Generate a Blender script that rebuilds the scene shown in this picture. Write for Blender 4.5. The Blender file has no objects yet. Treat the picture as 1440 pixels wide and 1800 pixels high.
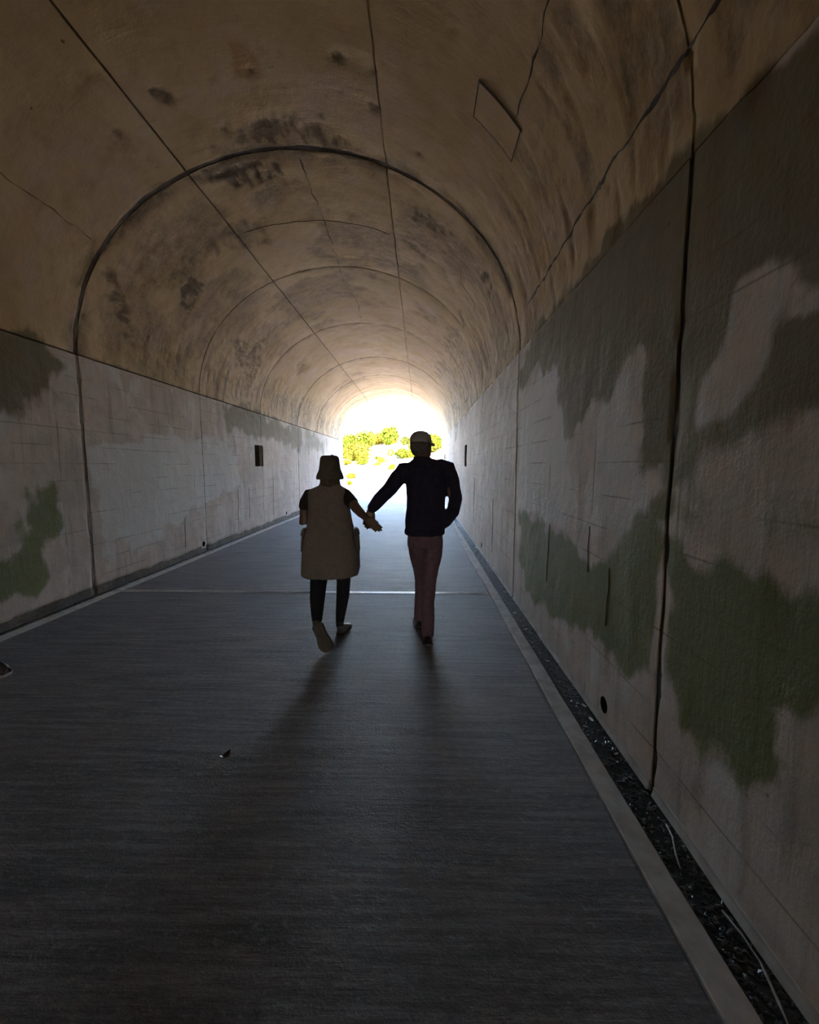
import bpy, bmesh, math, random
import numpy as np
from mathutils import Vector, Matrix

# ---------------------------------------------------------------- camera, sky, sun, exposure
scene = bpy.context.scene
C = scene.collection
EYE = 1.48
cam_data = bpy.data.cameras.new('camera')
cam_data.sensor_fit = 'AUTO'
cam_data.sensor_width = 36.0
cam_data.lens = 760.0 / 1800.0 * 36.0
cam_data.clip_start = 0.05
cam_data.clip_end = 500
camera = bpy.data.objects.new('camera', cam_data)
camera.location = (0, 0, EYE)
camera.rotation_euler = (math.radians(90 - 6.084), 0, math.radians(1.349))
C.objects.link(camera)
scene.camera = camera

world = bpy.data.worlds.new('sky')
scene.world = world
world.use_nodes = True
bg = world.node_tree.nodes['Background']
sky = world.node_tree.nodes.new('ShaderNodeTexSky')          # hazy midday sky, bright at the horizon, sun behind the tunnel
sky.sky_type = 'NISHITA'
sky.sun_disc = False
sky.sun_elevation = math.radians(44)
sky.sun_rotation = math.radians(157)
sky.air_density = 1.0
sky.dust_density = 2.5
sky.ozone_density = 1.5
world.node_tree.links.new(sky.outputs['Color'], bg.inputs['Color'])
bg.inputs['Strength'].default_value = 2.6

sun_data = bpy.data.lights.new('sun', 'SUN')
sun_data.energy = 42.0
sun_data.color = (1.0, 0.82, 0.56)
sun_data.angle = math.radians(0.6)
sun = bpy.data.objects.new('sun', sun_data)
sun.rotation_euler = Vector((-0.28, 0.66, -0.70)).to_track_quat('-Z', 'Y').to_euler()
sun.location = (10, -20, 40)
C.objects.link(sun)

scene.view_settings.view_transform = 'Standard'
scene.view_settings.look = 'None'
scene.view_settings.gamma = 1.0
scene.view_settings.use_curve_mapping = False
scene.view_settings.exposure = 1.95
scene.cycles.use_denoising = True
scene.cycles.max_bounces = 14
scene.cycles.diffuse_bounces = 10
scene.cycles.glossy_bounces = 4
scene.cycles.sample_clamp_indirect = 20.0

# ---------------------------------------------------------------- tunnel dimensions
CX, HALF, RISE, SPRING, K = -1.375, 2.46, 2.08, 2.72, 2.3
U_R = SPRING + K * math.pi          # vault ends / right wall begins (running up the left wall, over, down the right)
U_END = U_R + SPRING
Y_END = 21.3
Y_BACK = -44.0
RINGS = [-1.1, 1.9, 4.9, 7.62, 10.5, 13.7, 16.3, 18.9, Y_END]

random.seed(4)
rng = np.random.default_rng(4)

# ---------------------------------------------------------------- helpers
def tag(o, label=None, cat=None, group=None, kind=None):
    if label: o['label'] = label
    if cat: o['category'] = cat
    if group: o['group'] = group
    if kind: o['kind'] = kind
    return o

def link(name, me, mat=None, parent=None):
    o = bpy.data.objects.new(name, me)
    C.objects.link(o)
    if mat and not me.materials: me.materials.append(mat)
    if parent: o.parent = parent
    return o

def empty(name, loc=(0, 0, 0), parent=None):
    o = bpy.data.objects.new(name, None)
    o.empty_display_size = 0.1
    o.location = loc
    C.objects.link(o)
    if parent: o.parent = parent
    return o

def mesh_from(verts, faces, smooth=False, name='mesh'):
    me = bpy.data.meshes.new(name)
    me.from_pydata([tuple(map(float, v)) for v in verts], [], [tuple(map(int, f)) for f in faces])
    me.update()
    if smooth:
        me.polygons.foreach_set('use_smooth', np.ones(len(me.polygons), dtype=bool))
    return me

class Shape:
    """collects boxes, lofts and tubes into one mesh"""
    def __init__(self): self.v, self.f = [], []
    def add(self, vs, fs):
        b = len(self.v); self.v += [tuple(p) for p in vs]; self.f += [tuple(i + b for i in f) for f in fs]; return self
    def box(self, a, b):
        x0, y0, z0 = a; x1, y1, z1 = b
        return self.add([(x0,y0,z0),(x1,y0,z0),(x1,y1,z0),(x0,y1,z0),(x0,y0,z1),(x1,y0,z1),(x1,y1,z1),(x0,y1,z1)],
                        [(0,3,2,1),(4,5,6,7),(0,1,5,4),(1,2,6,5),(2,3,7,6),(3,0,4,7)])
    def loft(self, rings, n=20, power=2.0):
        """rings: (x, y, z, rx, ry[, tilt]) horizontal superellipses joined bottom to top, capped"""
        vs, fs = [], []
        e = 2.0 / power
        for r in rings:
            x, y, z, rx, ry = r[:5]
            tx = r[5] if len(r) > 5 else 0.0
            ty = r[6] if len(r) > 6 else 0.0
            for k in range(n):
                a = 2 * math.pi * k / n
                ca, sa = math.cos(a), math.sin(a)
                px = rx * math.copysign(abs(ca) ** e, ca); py = ry * math.copysign(abs(sa) ** e, sa)
                vs.append((x + px, y + py, z + tx * px + ty * py))
        m = len(rings)
        for i in range(m - 1):
            for k in range(n):
                k2 = (k + 1) % n
                fs.append((i*n+k, i*n+k2, (i+1)*n+k2, (i+1)*n+k))
        fs.append(tuple(range(n - 1, -1, -1))); fs.append(tuple((m-1)*n + k for k in range(n)))
        return self.add(vs, fs)
    def tube(self, pts, radii, n=12, squash=1.0, side=None, round_ends=True):
        """a limb along pts; radii per point; squash flattens across 'side'"""
        P = [Vector(p) for p in pts]; R = list(radii)
        if round_ends:
            d0 = (P[0] - P[1]).normalized(); d1 = (P[-1] - P[-2]).normalized()
            P = [P[0] + d0 * R[0] * .75, P[0] + d0 * R[0] * .45] + P + [P[-1] + d1 * R[-1] * .45, P[-1] + d1 * R[-1] * .75]
            R = [R[0] * .35, R[0] * .82] + R + [R[-1] * .82, R[-1] * .35]
        vs, fs = [], []
        ref = Vector(side) if side else Vector((0, 1, 0))
        for i, p in enumerate(P):
            d = (P[min(i+1, len(P)-1)] - P[max(i-1, 0)]).normalized()
            a = ref - d * ref.dot(d)
            if a.length < 1e-3: a = Vector((1, 0, 0)) - d * d.x
            a.normalize(); b = d.cross(a)
            for k in range(n):
                t = 2 * math.pi * k / n
                vs.append(p + a * (math.cos(t) * R[i] * squash) + b * (math.sin(t) * R[i]))
        m = len(P)
        for i in range(m - 1):
            for k in range(n):
                k2 = (k + 1) % n
                fs.append((i*n+k, (i)*n+k2, (i+1)*n+k2, (i+1)*n+k))
        fs.append(tuple(range(n - 1, -1, -1))); fs.append(tuple((m-1)*n + k for k in range(n)))
        return self.add(vs, fs)
    def ball(self, c, r, n=14, m=9):
        rx, ry, rz = (r, r, r) if not hasattr(r, '__len__') else r
        rings = []
        for i in range(m + 1):
            t = -math.pi/2 + math.pi * i / m
            s = max(math.cos(t), .06)
            rings.append((c[0], c[1], c[2] + rz * math.sin(t), rx * s, ry * s))
        return self.loft(rings, n)
    def mesh(self, smooth=True): return mesh_from(self.v, self.f, smooth)
    def build(self, name, mat, parent=None, smooth=True, sub=0):
        me = self.mesh(smooth)
        o = link(name, me, mat, parent)
        if sub:
            m = o.modifiers.new('s', 'SUBSURF'); m.levels = sub; m.render_levels = sub
        return o
    def fused(self, name, mat, parent=None, voxel=.008, smooth=6, origin=None):
        """one continuous surface grown over all collected pieces"""
        me = self.mesh(False)
        bm = bmesh.new(); bm.from_mesh(me); bmesh.ops.recalc_face_normals(bm, faces=bm.faces); bm.to_mesh(me); bm.free()
        t = bpy.data.objects.new('t', me); C.objects.link(t)
        r = t.modifiers.new('r', 'REMESH'); r.mode = 'VOXEL'; r.voxel_size = voxel
        s = t.modifiers.new('s', 'SMOOTH'); s.iterations = smooth; s.factor = .5
        dg = bpy.context.evaluated_depsgraph_get()
        out = bpy.data.meshes.new_from_object(t.evaluated_get(dg))
        bpy.data.objects.remove(t)
        out.polygons.foreach_set('use_smooth', np.ones(len(out.polygons), dtype=bool))
        out.materials.clear()
        return link(name, out, mat, parent)

# value noise on a lattice, for wear that is laid on the surfaces
_LAT = rng.random((256, 256))
def vnoise(a, b):
    i = np.floor(a).astype(int); j = np.floor(b).astype(int)
    f = a - i; g = b - j
    f = f*f*(3-2*f); g = g*g*(3-2*g)
    L = lambda x, y: _LAT[x % 256, y % 256]
    return (L(i,j)*(1-f)+L(i+1,j)*f)*(1-g) + (L(i,j+1)*(1-f)+L(i+1,j+1)*f)*g
def fbm(a, b, oct=4):
    s, w, t = 0, .5, 0
    for k in range(oct):
        s = s + w * vnoise(a * 2**k + 17.3*k, b * 2**k + 5.1*k); t += w; w *= .5
    return s / t

def polygon_sdf(py, pu, pts):
    """signed distance (negative inside) of points to a polygon"""
    d = np.full(py.shape, 1e9); inside = np.zeros(py.shape, bool)
    n = len(pts)
    for i in range(n):
        ay, au = pts[i]; by, bu = pts[(i+1) % n]
        ey, eu = by-ay, bu-au
        wy, wu = py-ay, pu-au
        t = np.clip((wy*ey+wu*eu)/max(ey*ey+eu*eu, 1e-12), 0, 1)
        d = np.minimum(d, (wy-ey*t)**2+(wu-eu*t)**2)
        cond = ((au > pu) != (bu > pu))
        den = (bu-au) if abs(bu-au) > 1e-9 else 1e-9
        inside ^= cond & (py < ey*(pu-au)/den+ay)
    d = np.sqrt(d)
    return np.where(inside, -d, d)

# ---------------------------------------------------------------- materials
class Nodes:
    def __init__(self, name):
        self.m = bpy.data.materials.new(name); self.m.use_nodes = True
        self.t = self.m.node_tree; self.n = self.t.nodes; self.l = self.t.links
        self.b = self.n['Principled BSDF']
    def put(self, sock, v):
        if v is None: return
        if hasattr(v, 'is_output'): self.l.new(v, sock)
        elif hasattr(v, '__len__') and len(v) == 3 and sock.type == 'RGBA': sock.default_value = (*v, 1)
        else: sock.default_value = v
    def math(self, op, a, b=None, c=None, clamp=False):
        x = self.n.new('ShaderNodeMath'); x.operation = op; x.use_clamp = clamp
        for i, v in enumerate((a, b, c)):
            if v is not None: self.put(x.inputs[i], v)
        return x.outputs[0]
    def ss(self, v, lo, hi, a=0.0, b=1.0):
        x = self.n.new('ShaderNodeMapRange'); x.interpolation_type = 'SMOOTHSTEP'
        self.put(x.inputs[0], v); x.inputs[1].default_value = lo; x.inputs[2].default_value = hi
        x.inputs[3].default_value = a; x.inputs[4].default_value = b
        return x.outputs[0]
    def mix(self, f, a, b, mode='MIX'):
        x = self.n.new('ShaderNodeMix'); x.data_type = 'RGBA'; x.blend_type = mode
        self.put(x.inputs[0], f); self.put(x.inputs[6], a); self.put(x.inputs[7], b)
        return x.outputs[2]
    def coord(self, scale=(1, 1, 1), kind='Object', loc=(0, 0, 0)):
        if not hasattr(self, 'tc'): self.tc = self.n.new('ShaderNodeTexCoord')
        mp = self.n.new('ShaderNodeMapping'); mp.inputs['Scale'].default_value = scale; mp.inputs['Location'].default_value = loc
        self.l.new(self.tc.outputs[kind], mp.inputs[0]); return mp.outputs[0]
    def noise(self, scale=(1, 1, 1), detail=4, rough=.55, loc=(0, 0, 0), dist=0.0):
        x = self.n.new('ShaderNodeTexNoise'); x.inputs['Scale'].default_value = 1.0
        x.inputs['Detail'].default_value = detail; x.inputs['Roughness'].default_value = rough; x.inputs['Distortion'].default_value = dist
        if not hasattr(scale, '__len__'): scale = (scale,)*3
        self.l.new(self.coord(scale, loc=loc), x.inputs['Vector']); return x.outputs[0]
    def bump(self, h, strength=.3, dist=.01, prev=None):
        x = self.n.new('ShaderNodeBump'); x.inputs['Strength'].default_value = strength; x.inputs['Distance'].default_value = dist
        self.put(x.inputs['Height'], h)
        if prev is not None: self.put(x.inputs['Normal'], prev)
        return x.outputs[0]
    def done(self, col, rough=.8, spec=.3, normal=None, **kw):
        self.put(self.b.inputs['Base Color'], col); self.put(self.b.inputs['Roughness'], rough)
        self.put(self.b.inputs['Specular IOR Level'], spec)
        if normal is not None: self.put(self.b.inputs['Normal'], normal)
        for k, v in kw.items(): self.put(self.b.inputs[k], v)
        return self.m

def concrete(name, vault):
    N = Nodes(name)
    at = N.n.new('ShaderNodeAttribute'); at.attribute_name = 'wear'
    sp = N.n.new('ShaderNodeSeparateColor'); N.l.new(at.outputs['Color'], sp.inputs[0])
    algae, pale, dark, rust = sp.outputs[0], sp.outputs[1], sp.outputs[2], at.outputs['Alpha']
    big = N.noise(.7, 5, .6); mid = N.noise(4.5, 6, .65); fine = N.noise(38, 4, .6)
    if vault:
        streak = N.noise((2.0, 11, 2.0), 5, .65)
        c = N.mix(N.ss(big, .35, .66), (.46, .325, .16), (.54, .41, .25))
        c = N.mix(N.ss(mid, .42, .75, 0, .5), c, (.37, .25, .14))
        c = N.mix(N.ss(N.noise(1.6, 4, .6, loc=(5, 9, 2)), .48, .66, 0, .45), c, (.50, .36, .28))
        c = N.mix(N.ss(streak, .56, .74, 0, .35), c, (.30, .21, .13))
        c = N.mix(N.ss(streak, .40, .24, 0, .25), c, (.60, .50, .38))
    else:
        streak = N.noise((9, 9, .9), 5, .62)
        c = N.mix(N.ss(big, .35, .66), (.41, .335, .28), (.53, .455, .39))
        c = N.mix(N.ss(mid, .40, .75, 0, .55), c, (.31, .265, .235))
        c = N.mix(N.ss(streak, .52, .72, 0, .45), c, (.21, .185, .155))
        c = N.mix(N.ss(streak, .40, .24, 0, .40), c, (.52, .485, .45))
        pl = N.ss(N.math('ADD', pale, N.math('MULTIPLY_ADD', mid, .5, -.25)), .3, .55)
        c = N.mix(N.math('MULTIPLY', pl, .8), c, N.mix(mid, (.47, .47, .455), (.57, .56, .54)))
    # boards: print of the formwork
    pos = N.n.new('ShaderNodeSeparateXYZ'); N.l.new(N.coord(), pos.inputs[0])
    h = mid
    if not vault:
        wob = N.math('MULTIPLY_ADD', N.noise((0, .6, .6), 2), .03, pos.outputs[2])
        fr = N.math('FRACT', N.math('MULTIPLY', wob, 1 / .19))
        ln = N.ss(N.math('ABSOLUTE', N.math('SUBTRACT', fr, .5)), .46, .495)
        gate = N.ss(N.noise((1, 1.6, 3), 3), .46, .60)
        line = N.math('MULTIPLY', ln, gate)
        fv = N.math('FRACT', N.math('MULTIPLY', pos.outputs[1], 1 / .91))
        lv = N.math('MULTIPLY', N.ss(N.math('ABSOLUTE', N.math('SUBTRACT', fv, .5)), .485, .497), N.ss(N.noise((1, 3, 1.2), 3, loc=(3, 1, 2)), .5, .62))
        line = N.math('MAXIMUM', line, lv)
        c = N.mix(N.math('MULTIPLY', line, .6), c, (.09, .075, .06))
    # algae
    am = N.math('ADD', algae, N.math('MULTIPLY_ADD', mid, .7, -.35))
    am = N.math('ADD', am, N.math('MULTIPLY_ADD', streak, .6, -.3))
    a = N.ss(am, .28, .58)
    gcol = N.mix(N.ss(pos.outputs[2], 1.0, 1.75), N.mix(mid, (.085, .115, .025), (.15, .16, .055)), N.mix(mid, (.115, .088, .035), (.155, .125, .06)))
    c = N.mix(N.math('MULTIPLY', a, .88), c, gcol)
    # rust and soot
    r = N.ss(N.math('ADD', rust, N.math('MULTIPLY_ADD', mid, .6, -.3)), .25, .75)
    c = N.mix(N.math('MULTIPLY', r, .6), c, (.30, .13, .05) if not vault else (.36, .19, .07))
    dm = N.math('ADD', dark, N.math('MULTIPLY_ADD', mid, .8, -.4))
    dm = N.math('ADD', dm, N.math('MULTIPLY_ADD', fine, .5, -.25))
    d = N.ss(dm, .14, .95)
    c = N.mix(N.math('MULTIPLY', d, .86), c, (.075, .05, .03) if vault else (.05, .04, .03))
    speck = N.ss(N.noise(14, 3, .5, loc=(7, 3, 1)), .73, .78)
    c = N.mix(N.math('MULTIPLY', speck, .7), c, (.055, .04, .03))
    nb = N.bump(fine, .25, .006)
    nb = N.bump(mid, .5, .02, nb)
    nb = N.bump(streak, .35, .012, nb)
    if not vault: nb = N.bump(line, -.6, .01, nb)
    return N.done(c, .85, .2, nb)

M = {}
M['wall'] = concrete('wall_concrete', False)
M['vault'] = concrete('vault_concrete', True)

def plain(name, a, b, scale=6, rough=.8, spec=.3, bump=.3, dist=.005, **kw):
    N = Nodes(name); n = N.noise(scale, 5, .6)
    return N.done(N.mix(N.ss(n, .3, .7), a, b), rough, spec, N.bump(n, bump, dist), **kw)

M['joint'] = plain('joint_dirt', (.035, .026, .019), (.075, .055, .038), 12)
M['mortar'] = plain('old_mortar', (.20, .165, .135), (.30, .25, .21), 9)
M['vault_mortar'] = plain('sooty_mortar', (.06, .044, .03), (.13, .095, .065), 9)
M['hole'] = plain('niche_concrete', (.05, .045, .04), (.09, .08, .07), 12)
M['kerb'] = plain('kerb_concrete', (.29, .26, .235), (.43, .395, .36), 9)
M['seal'] = plain('joint_sealant', (.40, .41, .42), (.52, .53, .54), 20, .35, .5)
M['gutter'] = plain('mud_and_bore_shade', (.012, .012, .013), (.03, .028, .027), 14, .42, .5, .6, .01)
M['pebble'] = plain('wet_pebble', (.02, .02, .022), (.07, .065, .06), 60, .33, .5)
M['portal'] = plain('portal_concrete', (.50, .43, .34), (.62, .55, .45), 3)

def floor_material():
    N = Nodes('brushed_concrete_floor')
    br = N.noise((2.2, 34, 1), 5, .7)          # broom strokes run across the road
    br2 = N.noise((1.2, 9, 1), 4, .6, loc=(4, 2, 0))
    mot = N.noise((26, 40, 26), 4, .7, loc=(2, 6, 1)); grit = N.noise(95, 4, .65); blot = N.noise(1.1, 5, .6)
    c = N.mix(N.ss(blot, .3, .7), (.070, .060, .060), (.098, .088, .088))
    c = N.mix(N.ss(br, .40, .66, 0, .9), c, (.150, .138, .142))
    c = N.mix(N.ss(br2, .50, .70, 0, .7), c, (.042, .043, .044))
    c = N.mix(N.ss(grit, .58, .72, 0, .6), c, (.24, .23, .23))
    c = N.mix(N.ss(mot, .52, .68, 0, .5), c, (.19, .18, .18))
    c = N.mix(N.ss(mot, .45, .32, 0, .5), c, (.040, .034, .035))
    rgh = N.math('ADD', N.math('MULTIPLY_ADD', br, .20, .53), N.math('MULTIPLY', grit, .2))
    nb = N.bump(grit, .6, .005); nb = N.bump(mot, .3, .008, nb); nb = N.bump(br, .6, .006, nb); nb = N.bump(br2, .2, .01, nb)
    return N.done(c, rgh, .27, nb)
M['floor'] = floor_material()

def foliage(name, a, b):
    N = Nodes(name); n = N.noise(1.3, 3)
    return N.done(N.mix(N.ss(n, .35, .65), a, b), .8, .06)
M['leaf_a'] = foliage('green_leaf', (.017, .027, .001), (.042, .046, .002))  # the leaves' own green
M['leaf_b'] = foliage('yellow_leaf', (.036, .036, .002), (.060, .048, .004))
M['leaf_c'] = foliage('olive_leaf', (.014, .018, .002), (.026, .028, .003))
M['bark'] = plain('bark', (.10, .07, .045), (.17, .13, .09), 20)
def earth():
    N = Nodes('pale_earth'); n = N.noise(1.2, 5, .6)
    p = N.n.new('ShaderNodeSeparateXYZ'); N.l.new(N.coord(), p.inputs[0])
    c = N.mix(N.ss(n, .3, .7), (.52, .40, .29), (.70, .57, .46))
    side = N.math('ABSOLUTE', N.math('ADD', p.outputs[0], 1.5))          # dark grass on the unseen cutting sides, to lessen their bounce light
    g = N.ss(N.math('ADD', side, N.math('MULTIPLY_ADD', n, 2.0, -1.0)), 4.6, 5.4)
    g = N.math('MULTIPLY', g, N.ss(p.outputs[1], 44, 38))
    bank = N.math('MULTIPLY', N.ss(p.outputs[1], 43, 47), N.ss(p.outputs[2], 1.0, 2.2))   # sandy bank with patches of dry scrub
    tuft = N.ss(N.noise(.8, 5, .65, loc=(3, 1, 4)), .50, .60)
    c = N.mix(bank, c, N.mix(n, (.075, .055, .048), (.20, .16, .14)))
    c = N.mix(N.math('MULTIPLY', bank, tuft), c, (.030, .030, .004))
    c = N.mix(g, c, N.mix(n, (.030, .045, .010), (.075, .075, .022)))
    return N.done(c, .9, .2, N.bump(n, .3, .02))
M['earth'] = earth()
M['road'] = plain('pale_road', (.62, .57, .52), (.70, .65, .60), 2)
M['asphalt'] = plain('worn_asphalt', (.11, .11, .115), (.16, .16, .165), 12, .7)
M['hill'] = plain('grassy_earth', (.05, .06, .018), (.10, .09, .035), 1.5)
# ---------------------------------------------------------------- wear on the lining: patches as (distance along the tunnel, way round the profile)
WEAR = {
    'algae': [
        (1, 0.18, [(4.91, 10.2), (4.09, 9.86), (3.22, 9.87), (2.75, 9.87), (2.29, 9.87), (1.85, 9.93), (1.09, 10.01), (0.97, 11.14), (1.69, 11.11), (1.83, 11.14), (1.92, 11.39), (1.94, 11.14), (2.16, 11.11), (2.22, 10.69), (2.35, 10.61), (2.52, 10.66), (2.86, 10.83), (2.88, 10.96), (3.26, 10.91), (3.42, 10.3), (4.04, 10.27), (4.73, 10.35)]),
        (-1.2, 0.1, [(1.68, 10.56), (1.63, 10.49), (1.45, 10.53), (1.33, 10.58), (1.29, 10.68), (1.02, 10.69), (1.01, 10.79), (1.34, 10.78), (1.37, 10.86), (1.44, 10.95), (1.52, 11), (1.73, 11.02), (1.71, 10.91), (1.65, 10.78)]),
        (0.8, 0.14, [(4.7, 11.72), (3.13, 11.7), (2.71, 11.78), (2.33, 11.63), (2.14, 11.48), (1.94, 11.47), (1.88, 12.2), (2.14, 12.26), (2.48, 12.29), (3.06, 12.36), (3.99, 12.42), (4.7, 12.25)]),
        (0.9, 0.14, [(1.9, 11.51), (1.68, 11.5), (1.39, 11.54), (0.93, 11.54), (0.9, 11.76), (1.26, 11.89), (1.3, 12.06), (1.37, 12.15), (1.41, 12.12), (1.51, 12.26), (1.55, 12.44), (1.64, 12.35), (1.84, 12.35)]),
        (0.35, 0.2, [(1.94, 11.14), (1.69, 11.12), (0.97, 11.15), (0.93, 11.53), (1.39, 11.52), (1.87, 11.51)]),
        (0.8, 0.2, [(3.7, 2.62), (4.37, 2.77), (4.65, 2.56), (4.51, 2.18), (4.17, 2.02), (3.64, 1.98)]),
        (0.75, 0.15, [(4.08, 1.19), (4.45, 1.27), (4.53, 0.83), (4.21, 0.65), (4.24, 0.38), (4.11, 0.18), (3.55, 0.2), (3.59, 0.59), (4, 0.71)]),
        (0.7, 0.25, [(8.41, 2.69), (9.88, 2.82), (14.12, 2.65), (13.98, 1.83), (13.11, 1.98), (10.92, 2.15), (8.71, 2.18)]),
        (0.5, 0.3, [(14.47, 2.88), (17.47, 2.59), (17.41, 1.91), (14.39, 1.84)]),
    ],
    'pale': [
        (0.8, 0.15, [(5, 1.67), (6.08, 1.83), (8.64, 2.01), (9.24, 1.1), (7.11, 0.71), (5.87, 0.37), (5.08, 0.69)]),
        (0.7, 0.12, [(4.81, 10.4), (4.04, 10.28), (3.45, 10.3), (3.27, 10.91), (3.2, 11.11), (2.83, 11.48), (3.26, 11.68), (4.69, 11.62)]),
        (0.5, 0.12, [(2.81, 10.87), (2.51, 10.68), (2.33, 10.62), (2.22, 10.7), (2.16, 11.11), (2.03, 11.29), (2.17, 11.47), (2.71, 11.76), (3.08, 11.63), (2.86, 11.12)]),
        (0.5, 0.2, [(1.75, 11.15), (1.51, 11.14), (1.28, 11.15), (1.25, 11.42), (1.47, 11.5), (1.68, 11.48)]),
    ],
    'dark': [
        (1, 0.05, [(5.02, 5.2), (4.96, 5.42), (4.96, 5.8), (5.09, 6.22), (5.33, 6.06), (5.48, 5.75), (5.34, 5.54), (5.11, 5.38)]),
        (0.8, 0.06, [(4.95, 3.8), (5.12, 3.95), (5.58, 3.72), (5.96, 3.2), (5.64, 3.09), (5.32, 3.45)]),
        (1.1, 0.05, [(6.27, 4.19), (6.3, 4.46), (6.69, 4.34), (6.78, 3.97), (6.46, 3.93)]),
        (0.6, 0.08, [(5.9, 4.05), (5.88, 4.65), (5.84, 5.2), (5.99, 5.74), (6.6, 5.53), (6.44, 4.98), (6.27, 4.47), (6.2, 4.01)]),
        (0.7, 0.08, [(8.06, 4.04), (8.81, 4.16), (9.19, 4.47), (9.88, 3.9), (9.75, 3.26), (8.84, 3.61)]),
        (0.5, 0.12, [(8.22, 3.33), (12.98, 3.57), (13.49, 3.16), (8.7, 2.95)]),
        (0.8, 0.05, [(5.4, 7.41), (5.3, 7.7), (5.41, 8.13), (5.73, 7.97), (5.74, 7.55)]),
        (0.9, 0.05, [(5.49, 8.62), (5.3, 8.8), (5.61, 9.14), (5.77, 8.92)]),
        (0.7, 0.05, [(6.27, 7.39), (6.17, 7.71), (6.29, 7.94), (6.52, 7.75)]),
        (0.5, 0.1, [(9.37, 8.15), (7.89, 8.49), (8.19, 9.25), (10.62, 8.99)]),
        (0.7, 0.04, [(7.24, 8.41), (7.06, 8.56), (7.45, 8.8), (7.66, 8.66)]),
        (0.75, 0.07, [(4.71, 5.67), (4.51, 6.13), (4.41, 6.47), (4.52, 6.7), (4.79, 7.12), (4.9, 6.45), (4.9, 6)]),
        (0.35, 0.15, [(4.83, 3.52), (4.86, 4.28), (4.91, 5.26), (4.9, 6.45), (4.88, 7.32), (5.05, 8.52), (5.12, 9.76), (5.85, 9.53), (5.55, 8.41), (5.1, 7.24), (5.1, 6.34), (5.14, 5.19), (5.08, 4.18), (5.05, 3.48)]),
        (1, 0.03, [(4, 5.46), (3.99, 5.55), (4.09, 5.56), (4.16, 5.5), (4.1, 5.45)]),
        (1, 0.03, [(4.52, 5.78), (4.49, 5.86), (4.59, 5.88), (4.67, 5.83), (4.62, 5.78)]),
        (0.7, 0.03, [(3.78, 6.93), (3.72, 7.01), (3.77, 7.05), (3.85, 7.03), (3.84, 6.96)]),
        (0.8, 0.03, [(4.18, 7.2), (4.11, 7.26), (4.16, 7.31), (4.24, 7.29), (4.24, 7.23)]),
        (0.6, 0.03, [(4.09, 6.93), (4.04, 6.99), (4.09, 7.04), (4.17, 7.01), (4.16, 6.95)]),
        (0.7, 0.03, [(4.13, 4.96), (4.13, 5.02), (4.2, 5.02), (4.23, 4.97), (4.19, 4.95)]),
        (0.7, 0.03, [(3.81, 7.24), (3.76, 7.29), (3.79, 7.33), (3.85, 7.31), (3.85, 7.27)]),
        (0.7, 0.03, [(3.17, 7.89), (3.12, 7.93), (3.13, 7.98), (3.17, 7.97), (3.19, 7.93)]),
        (0.5, 0.03, [(3.8, 6.51), (3.77, 6.57), (3.81, 6.59), (3.86, 6.57), (3.85, 6.53)]),
        (0.5, 0.03, [(3.6, 5.07), (3.6, 5.14), (3.67, 5.15), (3.71, 5.09), (3.66, 5.06)]),
        (0.6, 0.03, [(4.43, 6.71), (4.4, 6.75), (4.44, 6.77), (4.48, 6.76), (4.48, 6.73)]),
        (1, 0.03, [(3.98, 6.24), (3.95, 6.29), (4, 6.31), (4.05, 6.28), (4.03, 6.25)]),
        (0.4, 0.03, [(4.01, 5.92), (3.99, 5.98), (4.04, 5.99), (4.09, 5.96), (4.07, 5.93)]),
        (0.9, 0.03, [(2.74, 9.5), (2.67, 9.52), (2.62, 9.59), (2.64, 9.61), (2.7, 9.56)]),
        (0.7, 0.03, [(2.19, 9.48), (2.14, 9.5), (2.1, 9.56), (2.12, 9.58), (2.16, 9.53)]),
        (0.7, 0.03, [(2.2, 8.99), (2.14, 9.03), (2.11, 9.11), (2.14, 9.13), (2.19, 9.06)]),
        (0.4, 0.03, [(3.95, 4.35), (3.96, 4.39), (4.01, 4.38), (4.02, 4.35), (3.99, 4.33)]),
        (0.4, 0.03, [(3.62, 6.62), (3.59, 6.66), (3.62, 6.68), (3.66, 6.66), (3.65, 6.63)]),
        (0.6, 0.03, [(4.48, 7.43), (4.44, 7.47), (4.46, 7.49), (4.5, 7.48), (4.51, 7.45)]),
        (0.6, 0.03, [(4.49, 7.64), (4.45, 7.67), (4.47, 7.7), (4.51, 7.69), (4.52, 7.66)]),
        (0.4, 0.03, [(3.93, 6), (3.91, 6.03), (3.95, 6.04), (3.97, 6.03), (3.96, 6)]),
        (0.35, 0.3, [(2.96, 8.79), (2.43, 9.09), (2.15, 9.57), (3.2, 9.42), (4.23, 9.35), (4.32, 8.95), (3.5, 8.85)]),
        (0.5, 0.12, [(4.48, 8.58), (4.43, 9.01), (4.49, 9.29), (4.62, 8.9)]),
        (0.55, 0.25, [(1.58, 9.59), (1.11, 9.85), (1.09, 10.07), (1.57, 9.92)]),
    ],
    'rust': [
        (1, 0.12, [(3.67, 6.16), (3.73, 6.29), (3.97, 6.35), (4.11, 6.25), (4.01, 6.13)]),
        (0.9, 0.06, [(3.5, 4.29), (3.6, 4.33), (3.62, 4.27), (3.56, 4.18)]),
        (0.4, 0.4, [(10.17, 6.43), (8.66, 8.6), (14.68, 8.8), (17.58, 4.49)]),
    ],
}

def smooth01(x): x = np.clip(x, 0, 1); return x*x*(3-2*x)

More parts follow.
